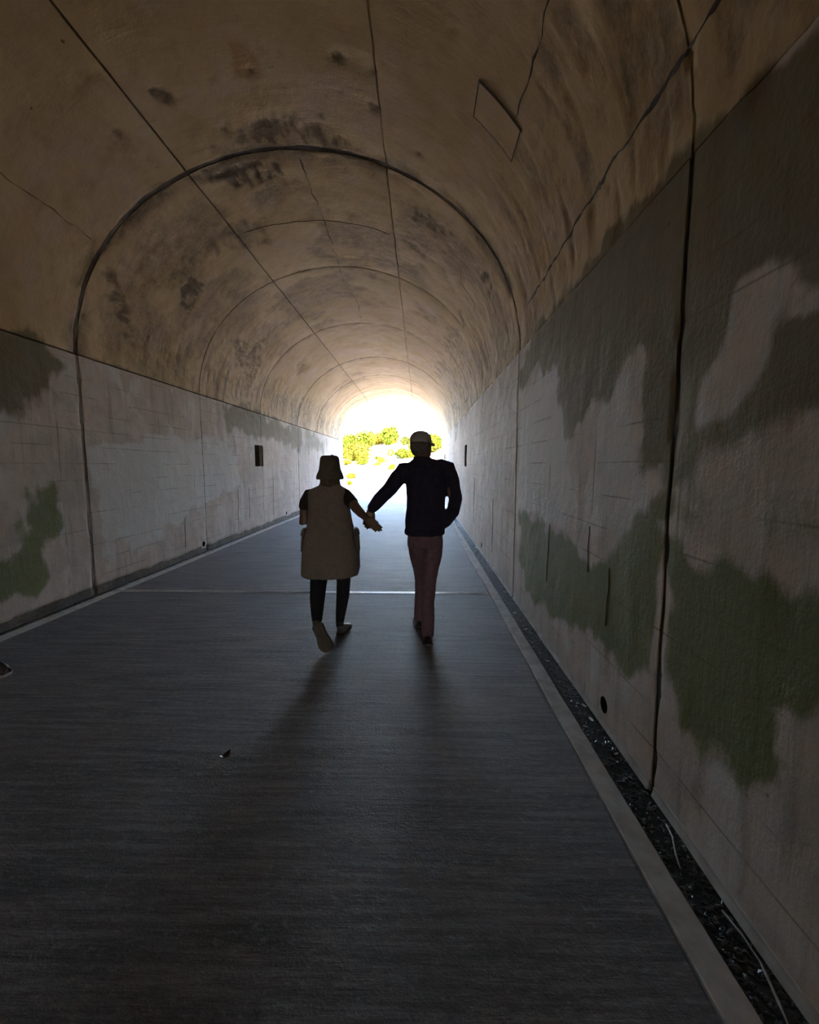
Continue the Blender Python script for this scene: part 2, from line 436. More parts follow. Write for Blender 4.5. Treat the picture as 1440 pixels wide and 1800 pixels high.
def wear_at(y, u):
    out = {}
    n1 = fbm(y * 3.1, u * 3.1) - .5
    n2 = fbm(y * 7 + 31, u * 11 + 7, 5) - .5
    tex = smooth01((fbm(y * 5 + 60, u * 16 + 3, 5) - .30) * 3.2)
    for key, polys in WEAR.items():
        m = np.zeros(y.shape)
        for amp, soft, pts in polys:
            pa = np.array(pts); r = max(soft * 2.5, .12)
            sel = (y > pa[:,0].min()-r) & (y < pa[:,0].max()+r) & (u > pa[:,1].min()-r) & (u < pa[:,1].max()+r)
            if not sel.any(): continue
            d = polygon_sdf(y[sel], u[sel], pts) + n1[sel] * soft * 2.2
            if key == 'dark':
                q = min(1.0, (max(pa[:,0].max() - pa[:,0].min(), .02)) / .35)
                d = d + n2[sel] * .26 * q
                w = amp * smooth01(.5 - d / (2 * (soft + .035 * q))) * (1 - .55 * q * (1 - tex[sel]))
            else: w = abs(amp) * smooth01(.5 - d / (2 * soft))
            m[sel] = np.maximum(m[sel], w) if amp > 0 else m[sel] * (1 - np.clip(w, 0, 1))
        out[key] = m
    for k in ('algae', 'pale', 'dark', 'rust'): out.setdefault(k, np.zeros(y.shape))
    # natural grime everywhere: under the ring joints, along the springing, growth low on the damp walls
    g = fbm(y * .9 + 40, u * .9 + 11, 5)
    h = fbm(y * 4.2 + 3, u * 2.1 + 8, 5)
    vault = (u > SPRING) & (u < U_R)
    ring = np.zeros(y.shape)
    for rY in RINGS[2:]:
        ring = np.maximum(ring, np.exp(-((y - rY - .02) / (.20 if rY == 4.9 else .12)) ** 2) * (1.25 if rY == 4.9 else .8))
    out['dark'] = np.maximum(out['dark'], .55 * ring * vault * smooth01((h - .28) * 4))
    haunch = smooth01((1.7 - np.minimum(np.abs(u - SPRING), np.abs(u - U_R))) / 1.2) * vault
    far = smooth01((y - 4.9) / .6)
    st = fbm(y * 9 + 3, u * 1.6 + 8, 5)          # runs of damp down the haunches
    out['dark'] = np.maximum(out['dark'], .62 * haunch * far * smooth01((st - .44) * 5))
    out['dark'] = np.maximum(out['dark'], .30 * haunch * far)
    right = smooth01((u - 8.0) / 1.0) * vault
    out['dark'] = np.maximum(out['dark'], .50 * right * (1 - far) * smooth01((st - .42) * 4))
    out['dark'] = np.maximum(out['dark'], .40 * vault * np.exp(-((y - 5.25) / .38) ** 2) * far * smooth01((g - .35) * 4))
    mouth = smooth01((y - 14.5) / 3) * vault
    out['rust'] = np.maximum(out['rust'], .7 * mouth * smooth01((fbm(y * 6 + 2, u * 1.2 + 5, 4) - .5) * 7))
    out['dark'] = np.maximum(out['dark'], .47 * vault * far * smooth01((g - .52 + .05 * smooth01((8.5 - y) / 2)) * 7))
    out['dark'] = np.maximum(out['dark'], .30 * vault * (1 - far) * smooth01((g - .54) * 6))
    # scaling honeycomb patches above the springing further in
    sc = smooth01((.9 - np.minimum(np.abs(u - SPRING - .5), np.abs(u - U_R + .5))) / .5) * smooth01((y - 8) / 1.5)
    out['dark'] = np.maximum(out['dark'], .8 * sc * smooth01((vnoise(y * 9, u * 9) - .55) * 5) * smooth01((g - .40) * 6))
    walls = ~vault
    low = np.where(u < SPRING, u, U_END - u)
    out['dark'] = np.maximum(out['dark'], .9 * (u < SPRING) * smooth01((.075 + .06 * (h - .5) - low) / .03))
    out['algae'] = np.maximum(out['algae'], .40 * walls * smooth01((y - 9) / 3) * smooth01((low - 1.6) / .8) * smooth01((g - .42) * 7))
    out['pale'] = np.maximum(out['pale'], .45 * walls * smooth01((h - .5) * 5))
    return out

def profile(y, u, off=0.0):
    """points of the lining; off pushes them outwards into the concrete"""
    x = np.empty_like(u); z = np.empty_like(u)
    L = u <= SPRING; R = u >= U_R; V = ~(L | R)
    x[L] = CX - HALF - off if np.isscalar(off) else CX - HALF - off[L]
    z[L] = u[L]
    x[R] = CX + HALF + off if np.isscalar(off) else CX + HALF + off[R]
    z[R] = U_END - u[R]
    ph = (u[V] - SPRING) / K
    o = off if np.isscalar(off) else off[V]
    x[V] = CX - (HALF + o) * np.cos(ph); z[V] = SPRING + (RISE + o) * np.sin(ph)
    return np.stack([x, y, z], -1)

def relief_at(y, u, w=None):
    """how far the cast face stands back from the true profile: swells, pitting and lost skin"""
    if w is None: w = wear_at(y, u)
    return .016 * (fbm(y * .8 + 2, u * .8 + 9, 3) - .5) + .010 * (fbm(y * 5, u * 5, 3) - .5) + .014 * np.clip(w['dark'], 0, 1) * (.4 + fbm(y * 13, u * 13, 2))

def grid_axis(a, b, res, cuts=()):
    pts = set(np.round(np.linspace(a, b, max(2, int(math.ceil((b - a) / res)) + 1)), 5))
    for c in cuts:
        if a < c < b:
            pts = {p for p in pts if abs(p - c) > res * .4 or p in (round(a, 5), round(b, 5))}
            pts.add(round(c, 5))
    return np.array(sorted(pts))

def lining(name, parent, mat, y0, y1, u0, u1, res, holes=(), depth=.06, relief=True, out=0.0):
    """one cast panel of the lining with its edges returned into the joint"""
    hs = [h for h in holes if h[0] < y1 and h[1] > y0 and h[2] < u1 and h[3] > u0]
    ya = grid_axis(y0, y1, res, [c for h in hs for c in h[:2]])
    ua = grid_axis(u0, u1, res, [c for h in hs for c in h[2:]])
    Y, U = np.meshgrid(ya, ua, indexing='ij')
    ny, nu = Y.shape
    w = wear_at(Y, U) if relief else None
    off = np.full(Y.shape, out)
    if relief:
        off = off + relief_at(Y, U, w)
        edge = np.minimum(np.minimum(Y - y0, y1 - Y), np.minimum(U - u0, u1 - U))
        chip = smooth01(1 - edge / .022) * smooth01((fbm(Y * 7 + 1, U * 7, 3) - .5) * 6)
        off = off + .008 * chip
    P = profile(Y, U, off).reshape(-1, 3)
    idx = np.arange(ny * nu).reshape(ny, nu)
    q = np.stack([idx[:-1, :-1], idx[1:, :-1], idx[1:, 1:], idx[:-1, 1:]], -1).reshape(-1, 4)
    if hs:
        cy = (Y[:-1, :-1] + Y[1:, 1:]) / 2; cu = (U[:-1, :-1] + U[1:, 1:]) / 2
        keep = np.ones(cy.shape, bool)
        for h in hs: keep &= ~((cy > h[0]) & (cy < h[1]) & (cu > h[2]) & (cu < h[3]))
        q = q[keep.reshape(-1)]
    # returned edges
    border = np.concatenate([idx[:, 0], idx[-1, 1:], idx[-2::-1, -1], idx[0, -2:0:-1]])
    by, bu = Y.reshape(-1)[border], U.reshape(-1)[border]
    P2 = profile(by, bu, depth + out)
    base = len(P); nb = len(border)
    k = np.arange(nb); k2 = (k + 1) % nb
    q2 = np.stack([base + nb + k2, base + nb + k, base + k, base + k2], -1)
    V = np.concatenate([P, P2, P[border]]); F = np.concatenate([q, q2])
    me = bpy.data.meshes.new(name)
    me.vertices.add(len(V)); me.vertices.foreach_set('co', V.astype(np.float32).reshape(-1))
    me.loops.add(len(F) * 4); me.loops.foreach_set('vertex_index', F.astype(np.int32).reshape(-1))
    me.polygons.add(len(F)); me.polygons.foreach_set('loop_start', (np.arange(len(F)) * 4).astype(np.int32))
    me.polygons.foreach_set('use_smooth', np.concatenate([np.ones(len(q), bool), np.zeros(len(q2), bool)]))
    me.update(calc_edges=True)
    a = me.attributes.new('wear', 'FLOAT_COLOR', 'POINT')
    col = np.zeros((len(V), 4), np.float32)
    if relief:
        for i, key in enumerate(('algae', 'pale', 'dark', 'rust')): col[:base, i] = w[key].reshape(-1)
        col[base:base + nb] = col[border]; col[base + nb:] = col[border]
    a.data.foreach_set('color', col.reshape(-1))
    return link(name, me, mat, parent)

# ---------------------------------------------------------------- tunnel lining
# recesses in the walls: two pairs of square niches and a row of round weep holes
NICHES = [(10.05, 10.58, 1.47, 1.97), (18.7, 19.25, 1.47, 1.97)]
WEEPS = [(2.44, .075), (7.50, .10), (12.3, .13)]
W = .075
wall_holes = {}
for side in ('left', 'right'):
    hs = []
    for (a, b, z0, z1) in NICHES:
        hs.append((a, b, z0, z1) if side == 'left' else (a, b, U_END - z1, U_END - z0))
    for (yc, zc) in WEEPS:
        zc = max(zc, W + .005)
        hs.append((yc - W, yc + W, zc - W, zc + W) if side == 'left' else (yc - W, yc + W, U_END - zc - W, U_END - zc + W))
    wall_holes[side] = hs

def shell(name, u0, u1, mat, holes=()):
    return tag(lining(name, None, mat, Y_BACK, Y_END, u0, u1, .20 if not holes else .6, holes, .30, False, .05), kind='structure')
wall_left = shell('wall_left', -.35, SPRING, M['joint'], wall_holes['left'])
wall_right = shell('wall_right', U_R, U_END + .35, M['joint'], wall_holes['right'])
ceiling = shell('ceiling', SPRING, U_R, M['joint'])

def gap(y):            # half width of the open joint at each ring
    return {4.9: .024, 1.9: .017, 13.7: .020}.get(y, .005)
def vgap(y):
    return {4.9: .030, 1.9: .008, 7.62: .009, 13.7: .026, 16.3: .016}.get(y, .008)
U_JOINTS = [SPRING, 5.26, 7.31, U_R]
for i in range(len(RINGS) - 1):
    a, b = RINGS[i], RINGS[i + 1]
    res = .05 if b < 2 else .022 if b < 8 else .03 if b < 14 else .045
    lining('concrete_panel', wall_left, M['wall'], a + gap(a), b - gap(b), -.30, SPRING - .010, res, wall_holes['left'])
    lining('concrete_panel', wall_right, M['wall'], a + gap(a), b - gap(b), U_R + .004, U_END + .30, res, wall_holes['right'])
    for j in range(3):
        g = (.011, .009, .008, .003)
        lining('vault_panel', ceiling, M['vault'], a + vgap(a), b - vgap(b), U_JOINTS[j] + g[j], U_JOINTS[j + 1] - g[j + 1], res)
def filler(parent, y, half, u0, u1, depth, mat):
    """dirty mortar closing a wide joint, a little behind the faces"""
    n = max(4, int((u1 - u0) / .05)); uu = np.repeat(np.linspace(u0, u1, n + 1), 3); yy = np.tile([y - half - .004, y, y + half + .004], n + 1)
    o = relief_at(yy, uu) + depth + .008 * (fbm(yy * 20, uu * 9, 3) - .5)
    s = Shape(); s.add(profile(yy, uu, o), [(i*3+q, i*3+q+1, i*3+q+4, i*3+q+3) for i in range(n) for q in range(2)])
    return s.build('joint_filler', mat, parent, True)
for y, d in ((1.9, .008), (4.9, .006), (13.7, .006)):
    m = M['joint'] if y < 2 else M['mortar']
    filler(wall_left, y, gap(y), -.05, SPRING - .01, d, m)
    filler(wall_right, y, gap(y), U_R + .004, U_END + .05, d, m)
    if y > 2: filler(ceiling, y, vgap(y), SPRING + .011, U_R - .003, d, M['vault_mortar'])
# the rest of the bore behind the viewer, towards its other mouth
lining('concrete_panel', wall_left, M['wall'], Y_BACK, RINGS[0] - .01, -.30, SPRING - .01, .25)
lining('concrete_panel', wall_right, M['wall'], Y_BACK, RINGS[0] - .01, U_R + .004, U_END + .30, .25)
lining('vault_panel', ceiling, M['vault'], Y_BACK, RINGS[0] - .01, SPRING + .01, U_R - .01, .25)

def unworn(o):
    a = o.data.attributes.new('wear', 'FLOAT_COLOR', 'POINT')
    a.data.foreach_set('color', np.zeros(len(o.data.vertices) * 4, np.float32)); return o
# a plain patch of mortar let into the vault, its saw cut showing round it
def patch(y0, y1, u0, u1):
    s = Shape()
    n = 8
    def pt(y, u, o): return profile(np.array([y]), np.array([u]), o)[0]
    for k in range(n):
        ua, ub = u0 + (u1-u0)*k/n, u0 + (u1-u0)*(k+1)/n
        s.add([pt(y0,ua,-.010), pt(y1,ua,-.010), pt(y1,ub,-.010), pt(y0,ub,-.010)], [(0,1,2,3)])
        s.add([pt(y0,ua,-.010), pt(y0,ub,-.010), pt(y0,ub,.03), pt(y0,ua,.03)], [(0,1,2,3)])
        s.add([pt(y1,ua,-.010), pt(y1,ub,-.010), pt(y1,ub,.03), pt(y1,ua,.03)], [(0,1,2,3)])
    for u in (u0, u1):
        s.add([pt(y0,u,-.010), pt(y1,u,-.010), pt(y1,u,.03), pt(y0,u,.03)], [(0,1,2,3)])
    return s
def strip_frame(name, y0, y1, u0, u1, w):
    """the open saw cut round a patch: four narrow ribs of dirt"""
    s = Shape()
    def pt(y, u, o): return profile(np.array([y]), np.array([u]), o)[0]
    for (ya, yb, ua, ub, o) in ((y0-w, y0, u0-w, u1+w, 0), (y1, y1+w, u0-w, u1+w, 0), (y0, y1, u0-w, u0, 0), (y0, y1, u1, u1+w, 0)):
        for k in range(6):
            a0, a1 = ua + (ub-ua)*k/6, ua + (ub-ua)*(k+1)/6
            s.add([pt(ya,a0,-.008), pt(yb,a0,-.008), pt(yb,a1,-.008), pt(ya,a1,-.008)], [(0,1,2,3)])
            s.add([pt(ya,a0,-.008), pt(ya,a1,-.008), pt(ya,a1,.02), pt(ya,a0,.02)], [(0,1,2,3)])
            s.add([pt(yb,a0,-.008), pt(yb,a1,-.008), pt(yb,a1,.02), pt(yb,a0,.02)], [(0,1,2,3)])
    return s.build(name, M['joint'], ceiling, False)
strip_frame('saw_cut', 3.33, 3.62, 8.21, 8.65, .013)
unworn(patch(3.33, 3.62, 8.21, 8.65).build('repair_patch', M['vault'], ceiling, False))

def crack(name, parent, pts, w0):
    """a ragged open crack: a thin wedge of dark grit following the surface"""
    s = Shape(); seg = []
    for (a, b) in zip(pts[:-1], pts[1:]):
        m = max(2, int(math.hypot(b[0]-a[0], b[1]-a[1]) / .05))
        for k in range(m): seg.append((a[0]+(b[0]-a[0])*k/m, a[1]+(b[1]-a[1])*k/m))
    seg.append(pts[-1])
    d = np.array(pts[-1]) - np.array(pts[0]); d /= np.linalg.norm(d); nrm = np.array([-d[1], d[0]])
    vs, fs = [], []
    for i, p in enumerate(seg):
        j = (fbm(np.array([i * .35 + pts[0][1]*9]), np.array([pts[0][0]*7.]), 3)[0] - .5) * .05
        w = w0 * (.15 + 1.7 * vnoise(np.array([i * .6]), np.array([pts[0][0]*3.]))[0]) * min(1, .3 + i * .3, .3 + (len(seg)-1-i) * .3)
        for sg in (-1, 0, 1):
            q = np.array(p) + nrm * (j + sg * w)
            qy, qu = np.array([q[0]]), np.array([q[1]])
            vs.append(profile(qy, qu, relief_at(qy, qu) + (.004 if sg else -.004))[0])
    for i in range(len(seg) - 1):
        for k in range(2): fs.append((i*3+k, i*3+k+1, i*3+k+4, i*3+k+3))
    s.add(vs, fs)
    return s.build(name, M['joint'], parent, False)
crack('crack', ceiling, [(.9, 9.50), (1.8, 9.52), (2.6, 9.50), (3.5, 9.55), (4.45, 9.58)], .022)
crack('crack', ceiling, [(5.0, 6.38), (6.3, 6.40), (7.6, 6.36)], .010)
crack('crack', ceiling, [(7.65, 6.33), (9.3, 6.42), (10.4, 6.35)], .009)
crack('crack', ceiling, [(3.6, 4.05), (4.2, 4.06), (4.8, 4.02)], .006)
crack('crack', ceiling, [(6.18, 5.35), (6.22, 6.0), (6.3, 7.25)], .008)
crack('crack', ceiling, [(5.9, 8.35), (6.35, 8.42), (6.4, 8.75), (6.75, 8.8)], .010)
crack('crack', ceiling, [(2.0, 8.55), (2.9, 8.6), (3.3, 8.58)], .013)
for yy, zz, hh in ((2.45, .55, .35), (2.75, .8, .30), (3.6, .5, .5), (6.4, .2, .8), (8.6, .35, .9)):
    crack('crack', wall_right, [(yy, U_END - zz - hh), (yy + .02, U_END - zz)], .006)
for yy, zz, hh in ((9.0, .1, .9), (11.2, .2, 1.0), (6.9, .15, .5), (9.6, .3, .7)):
    crack('crack', wall_left, [(yy, zz), (yy + .03, zz + hh)], .008)

# niches and weep holes
for side, parent, sx, X in (('left', wall_left, -1, CX - HALF), ('right', wall_right, 1, CX + HALF)):
    for (a, b, z0, z1) in NICHES:
        s = Shape(); d = X + sx * .42; e = X + sx * .004
        for q in ([(e,a,z0),(d,a,z0),(d,b,z0),(e,b,z0)], [(e,a,z1),(d,a,z1),(d,b,z1),(e,b,z1)], [(e,a,z0),(d,a,z0),(d,a,z1),(e,a,z1)],
                  [(e,b,z0),(d,b,z0),(d,b,z1),(e,b,z1)], [(d,a,z0),(d,b,z0),(d,b,z1),(d,a,z1)]):
            s.add(q, [(0,1,2,3)])
        s.build('niche', M['hole'], parent, False)
    for (yc, zc) in WEEPS:
        zc = max(zc, W + .005); r = .048
        s = Shape(); vs = []; n = 24
        for ring, (rad, off) in enumerate(((None, .003), (r, .003), (r * .96, .30))):
            for k in range(n):
                t = 2 * math.pi * k / n; c, sn = math.cos(t), math.sin(t)
                if rad is None: f = W / max(abs(c), abs(sn)); yy, z = c * f, sn * f
                else: yy, z = rad * c, rad * sn
                vs.append((X + sx * off, yc + yy, zc + z))
        fs = [(i*n+k, i*n+(k+1) % n, (i+1)*n+(k+1) % n, (i+1)*n+k) for i in range(2) for k in range(n)] + [tuple(2*n + k for k in range(n))]
        s.add(vs, fs)
        o = unworn(s.build('weep_hole', M['wall'], parent, False))
        o.data.materials.append(M['gutter'])  # near-black mud colour painted in as the shade inside the bore
        for f in list(o.data.polygons)[n:]: f.material_index = 1

# ---------------------------------------------------------------- floor: long slabs between kerbs, a gutter along each wall
SLAB_L, SLAB_R = -3.545, .815
KERB_W = .105
GUT = -.04
s = Shape(); s.box((CX - HALF - .5, Y_BACK, -.5), (CX + HALF + .5, 26.0, GUT - .006))
floor = tag(s.build('floor', M['gutter'], None, False), kind='structure')
S_J = [Y_BACK, -35.0, -25.0, -15.0, -5.0, 4.94, 15.0, 24.6]
for a, b in zip(S_J[:-1], S_J[1:]):
    s = Shape(); s.box((SLAB_L + .003, a + .012, GUT - .02), (SLAB_R - .003, b - .012, 0))
    o = s.build('floor_slab', M['floor'], floor, False)
    bv = o.modifiers.new('b', 'BEVEL'); bv.width = .006; bv.segments = 2
def seal(y, w=.011):
    s = Shape()
    for dy in (-.022, .022):
        n = 40; vs = []; fs = []
        for k in range(n + 1):
            x = SLAB_L + .01 + (SLAB_R - SLAB_L - .02) * k / n; j = .004 * (vnoise(np.array([k * .7]), np.array([y + dy * 50]))[0] - .5)
            for yy, z in ((-w, -.01), (-w * .6, .004), (w * .6, .004), (w, -.01)): vs.append((x, y + dy + j + yy, z))
        for k in range(n):
            for q in range(3): fs.append((k*4+q, k*4+q+1, k*4+q+5, k*4+q+4))
        s.add(vs, fs)
    return s.build('joint_seal', M['seal'], floor)
for y in S_J[1:-1]: seal(y)
for k, (x0, x1, gx) in enumerate(((SLAB_R, SLAB_R + KERB_W, 1), (SLAB_L - KERB_W, SLAB_L, -1))):
    kerb = tag(empty('trim_%d' % (k + 1)), kind='structure')
    for a, b in zip(S_J[:-1], S_J[1:]):
        s = Shape(); n = max(2, int((b - a) / .12)); vs = []; fs = []
        for i in range(n + 1):
            y = a + .006 + (b - a - .012) * i / n
            j = .010 * (fbm(np.array([y * 3.]), np.array([k * 9. + 2]), 3)[0] - .5)
            xa, xb = (x0 + .002, x1 + j) if gx > 0 else (x0 + j, x1 - .002)
            for (x, z) in ((xa, GUT - .01), (xa, .004), (xa + .005, .008), (xb - .008, .007), (xb, 0), (xb, GUT - .01)): vs.append((x, y, z))
        for i in range(n):
            for q in range(6): fs.append((i*6+q, i*6+(q+1) % 6, (i+1)*6+(q+1) % 6, (i+1)*6+q))
        fs += [tuple(range(6)), tuple(n*6 + q for q in range(5, -1, -1))]
        s.add(vs, fs); s.build('kerb_stone', M['kerb'], kerb, False)
# narrow mortar lip where the gutter meets each wall
for k, (X, sx) in enumerate(((CX + HALF, -1),)):
    lip = tag(empty('trim_%d' % (k + 3)), kind='structure')
    for a, b in ((-4.0, 1.9), (1.9, 4.9), (4.9, 13.7), (13.7, Y_END)):
        s = Shape(); n = int((b - a) / .06); vs = []; fs = []
        for i in range(n + 1):
            y = a + .02 + (b - a - .04) * i / n
            w = .003 + .016 * (fbm(np.array([y * 2.2]), np.array([k * 5. + 1]), 4)[0] - .4)
            w = max(w, .002)
            for (x, z) in ((X - sx * .02, GUT), (X - sx * .02, .004), (X + sx * w * .5, .002), (X + sx * w * .7, -.012), (X + sx * (w + .008), GUT)): vs.append((x, y, z))
        for i in range(n):
            for q in range(5): fs.append((i*5+q, i*5+(q+1) % 5, (i+1)*5+(q+1) % 5, (i+1)*5+q))
        fs += [tuple(range(5)), tuple(n*5 + q for q in range(4, -1, -1))]
        s.add(vs, fs); s.build('mortar_lip', M['kerb'], lip, False)

# wet grit and small stones lying in the gutters
def pebble_mesh(seed):
    r = random.Random(seed); bm = bmesh.new(); bmesh.ops.create_icosphere(bm, subdivisions=1, radius=1)
    for v in bm.verts: v.co *= r.uniform(.75, 1.2)
    vs = [tuple(v.co) for v in bm.verts]; fs = [tuple(x.index for x in f.verts) for f in bm.faces]; bm.free(); return vs, fs
PEB = [pebble_mesh(k) for k in range(6)]
def grit(name, x0, x1, n, y0, y1, lbl):
    s = Shape(); r = random.Random(n)
    for k in range(n):
        y = y0 + (y1 - y0) * r.random() ** 1.6; x = r.uniform(x0 + .012, x1 - .012)
        q = r.uniform(.003, .009) * (1 if r.random() < .93 else 1.7)
        vs, fs = PEB[k % 6]; a = r.uniform(0, 6.28); c, sn = math.cos(a), math.sin(a)
        sx, sy = r.uniform(.8, 1.5), r.uniform(.7, 1.2)
        s.add([(x + q * (c*v[0]*sx - sn*v[1]*sy), y + q * (sn*v[0]*sx + c*v[1]*sy), GUT - .006 + q * (v[2]*.6 + .3)) for v in vs], fs)
    o = s.build(name, M['pebble'], None, False)
    return tag(o, lbl, 'gravel', kind='stuff')
grit('gutter_grit', SLAB_R + KERB_W, CX + HALF, 5200, .8, 14, 'dark wet grit filling the narrow gutter along the right wall')
grit('gutter_grit', CX - HALF, SLAB_L - KERB_W, 2200, 3.2, 14, 'dark wet grit filling the narrow gutter along the left wall')

# ---------------------------------------------------------------- mouths of the tunnel and the ground outside
def headwall(name, y0, y1):
    """thick wall with the arch cut through it"""
    s = Shape(); n = 36
    inner = [(CX - HALF, -.4)] + [(CX - HALF, z) for z in (0, 1.3)] + [(CX - HALF * math.cos(math.pi*k/n), SPRING + RISE * math.sin(math.pi*k/n)) for k in range(n + 1)] + [(CX + HALF, z) for z in (1.3, 0)] + [(CX + HALF, -.4)]
    x0, x1, top = CX - HALF - 1.3, CX + HALF + 1.3, 6.1
    outer = []
    for (x, z) in inner:
        dx, dz = x - CX, z - SPRING
        if z <= SPRING: outer.append((x0 if dx < 0 else x1, z))
        else:
            t = min((x1 - CX) / abs(dx) if abs(dx) > 1e-6 else 1e9, (top - SPRING) / dz if dz > 1e-6 else 1e9)
            outer.append((CX + dx * t, SPRING + dz * t))
    m = len(inner); vs = []
    for y in (y0, y1):
        vs += [(x, y, z) for x, z in inner] + [(x, y, z) for x, z in outer]
    fs = []
    for i in range(m - 1):
        fs += [(i, i+1, m+i+1, m+i), (2*m+i+1, 2*m+i, 3*m+i, 3*m+i+1), (i+1, i, 2*m+i, 2*m+i+1), (m+i, m+i+1, 3*m+i+1, 3*m+i)]
    s.add(vs, fs)
    return tag(s.build(name, M['portal'], None, False), kind='structure')
headwall('wall_far_mouth', Y_END, Y_END + .35)
headwall('wall_near_mouth', Y_BACK - .35, Y_BACK)

# splayed wing walls, their tops falling away from the mouth
def wing(name, x0, y0, x1, y1, h0, h1, w):
    s = Shape(); d = Vector((x1 - x0, y1 - y0, 0)).normalized(); p = Vector((d.y, -d.x, 0)) * w
    vs = []
    for (x, y, h) in ((x0, y0, h0), (x1, y1, h1)):
        for q in (Vector((x, y, -.3)), Vector((x, y, h)), Vector((x, y, h)) + p, Vector((x, y, -.3)) + p): vs.append(tuple(q))
    s.add(vs, [(0,1,5,4), (1,2,6,5), (2,3,7,6), (3,0,4,7), (0,3,2,1), (4,5,6,7)])
    o = tag(s.build(name, M['portal'], None, False), kind='structure')
    b = o.modifiers.new('b', 'BEVEL'); b.width = .03; b.segments = 2
wing('wall_far_left_wing', -3.90, Y_END + .35, -5.05, 30.0, 2.2, .25, -.35)
wing('wall_far_right_wing', 1.15, Y_END + .35, 2.5, 30.0, 2.2, .25, .35)

# hillside carried over the tunnel
def hill():
    s = Shape(); nx, ny = 40, 44; vs = []; fs = []
    for j in range(ny + 1):
        y = Y_BACK - .1 + (Y_END + .2 - Y_BACK) * j / ny
        for i in range(nx + 1):
            x = CX - 20 + 40 * i / nx; d = max(0, abs(x - CX) - 3.6)
            z = 6.05 * math.exp(-(d / 8.5) ** 2) - .15 + .35 * (fbm(np.array([x * .4 + 50]), np.array([y * .4 + 50]), 3)[0] - .5) * min(1, d)
            vs.append((x, y, z))
    for j in range(ny):
        for i in range(nx): fs.append((j*(nx+1)+i, j*(nx+1)+i+1, (j+1)*(nx+1)+i+1, (j+1)*(nx+1)+i))
    # skirts close the mound beside each mouth
    b = len(vs)
    for j in (0, ny):
        for i in range(nx + 1):
            x, y, z = vs[j*(nx+1)+i]; vs.append((x, y, -.6 if abs(x - CX) > 3.7 else 5.6))
    for r, j in enumerate((0, ny)):
        for i in range(nx):
            xm = vs[j*(nx+1)+i][0] + .5
            fs.append((j*(nx+1)+i, j*(nx+1)+i+1, b + r*(nx+1)+i+1, b + r*(nx+1)+i))
    s.add(vs, fs)
    return tag(s.build('trim_hillside', M['hill'], None, True), kind='structure')
hill()

def ground_z(x, y):
    cut = 0.0
    if y < 60:                      # unseen cutting sides, raised tall to block side sky from the mouth
        dl, dr = max(0.0, -6.2 - .17 * max(0, y - 22) - x), max(0.0, x - 3.0 - .05 * max(0, y - 22))
        cut = 7.0 * (1 - math.exp(-((dl + dr) / 4.0) ** 1.3)) * min(1.0, max(0.0, (60 - y) / 20))
    if y < 31: return -.03 + cut
    return cut + ground_slope(x, y)
def ground_slope(x, y):
    z = .072 * (min(y, 62) - 31)
    edge = 44 + 1.0 * max(0.0, -x - 1.0)
    d = max(0.0, y - edge)
    bank = 5.4 * (1 - math.exp(-(d / 26.0) ** 1.25)) if d > 0 else 0
    return z + bank + (.5 * (fbm(np.array([x * .35 + 90]), np.array([y * .35 + 90]), 4)[0] - .5) * min(1, d * .4)) - .03
def ground():
    xs = np.concatenate([np.linspace(-90, -24, 12), np.linspace(-22, 14, 46), np.linspace(16, 80, 12)])
    def patch(ys, name):
        s = Shape(); vs = [(x, y, ground_z(x, y)) for y in ys for x in xs]; n = len(xs)
        fs = [(j*n+i, j*n+i+1, (j+1)*n+i+1, (j+1)*n+i) for j in range(len(ys)-1) for i in range(n-1)]
        s.add(vs, fs); return s
    g = patch(np.concatenate([np.linspace(Y_END + .34, 31, 12), np.linspace(32, 90, 60), np.linspace(95, 180, 10)]), 'ground')
    o = g.build('floor_ground_outside', M['earth'], None, True); tag(o, kind='structure')
    g2 = Shape(); g2.box((-80, -90, -.5), (80, Y_BACK - .02, -.03)); tag(g2.build('floor_ground_behind', M['hill'], None, False), kind='structure')
    # pale road climbing away between the bank and the verge
    s = Shape(); vs = []; fs = []; n = 40
    for k in range(n + 1):
        t = k / n; y = 24.6 + 40 * t; cx = -1.0 - 5.5 * max(0, t - .25) ** 1.3; hw = 3.4 + .3 * t
        for i in range(9):
            x = cx + hw * (i / 4 - 1); vs.append((x, y, max(ground_z(x, y), ground_z(cx, min(y, 44)) if y < 44 else ground_z(x, y)) + .035))
    for k in range(n):
        for i in range(8): fs.append((k*9+i, k*9+i+1, (k+1)*9+i+1, (k+1)*9+i))
    s.add(vs, fs); tag(s.build('floor_road', M['road'], None, True), kind='structure')
    s = Shape(); s.add([(-3.9, 25.0, .02), (1.3, 25.0, .02), (1.3, 28.4, .02), (-3.9, 30.6, .02), (-3.9, 25.0, -.1), (1.3, 25.0, -.1), (1.3, 28.4, -.1), (-3.9, 30.6, -.1)],
                       [(0,1,2,3), (0,4,5,1), (1,5,6,2), (2,6,7,3), (3,7,4,0)])
    tag(s.build('floor_apron', M['asphalt'], None, False), kind='structure')
    s = Shape(); s.box((-3.9, 24.62, -.1), (1.3, 24.98, .03)); tag(s.build('trim_5', M['seal'], None, False), kind='structure')
ground()

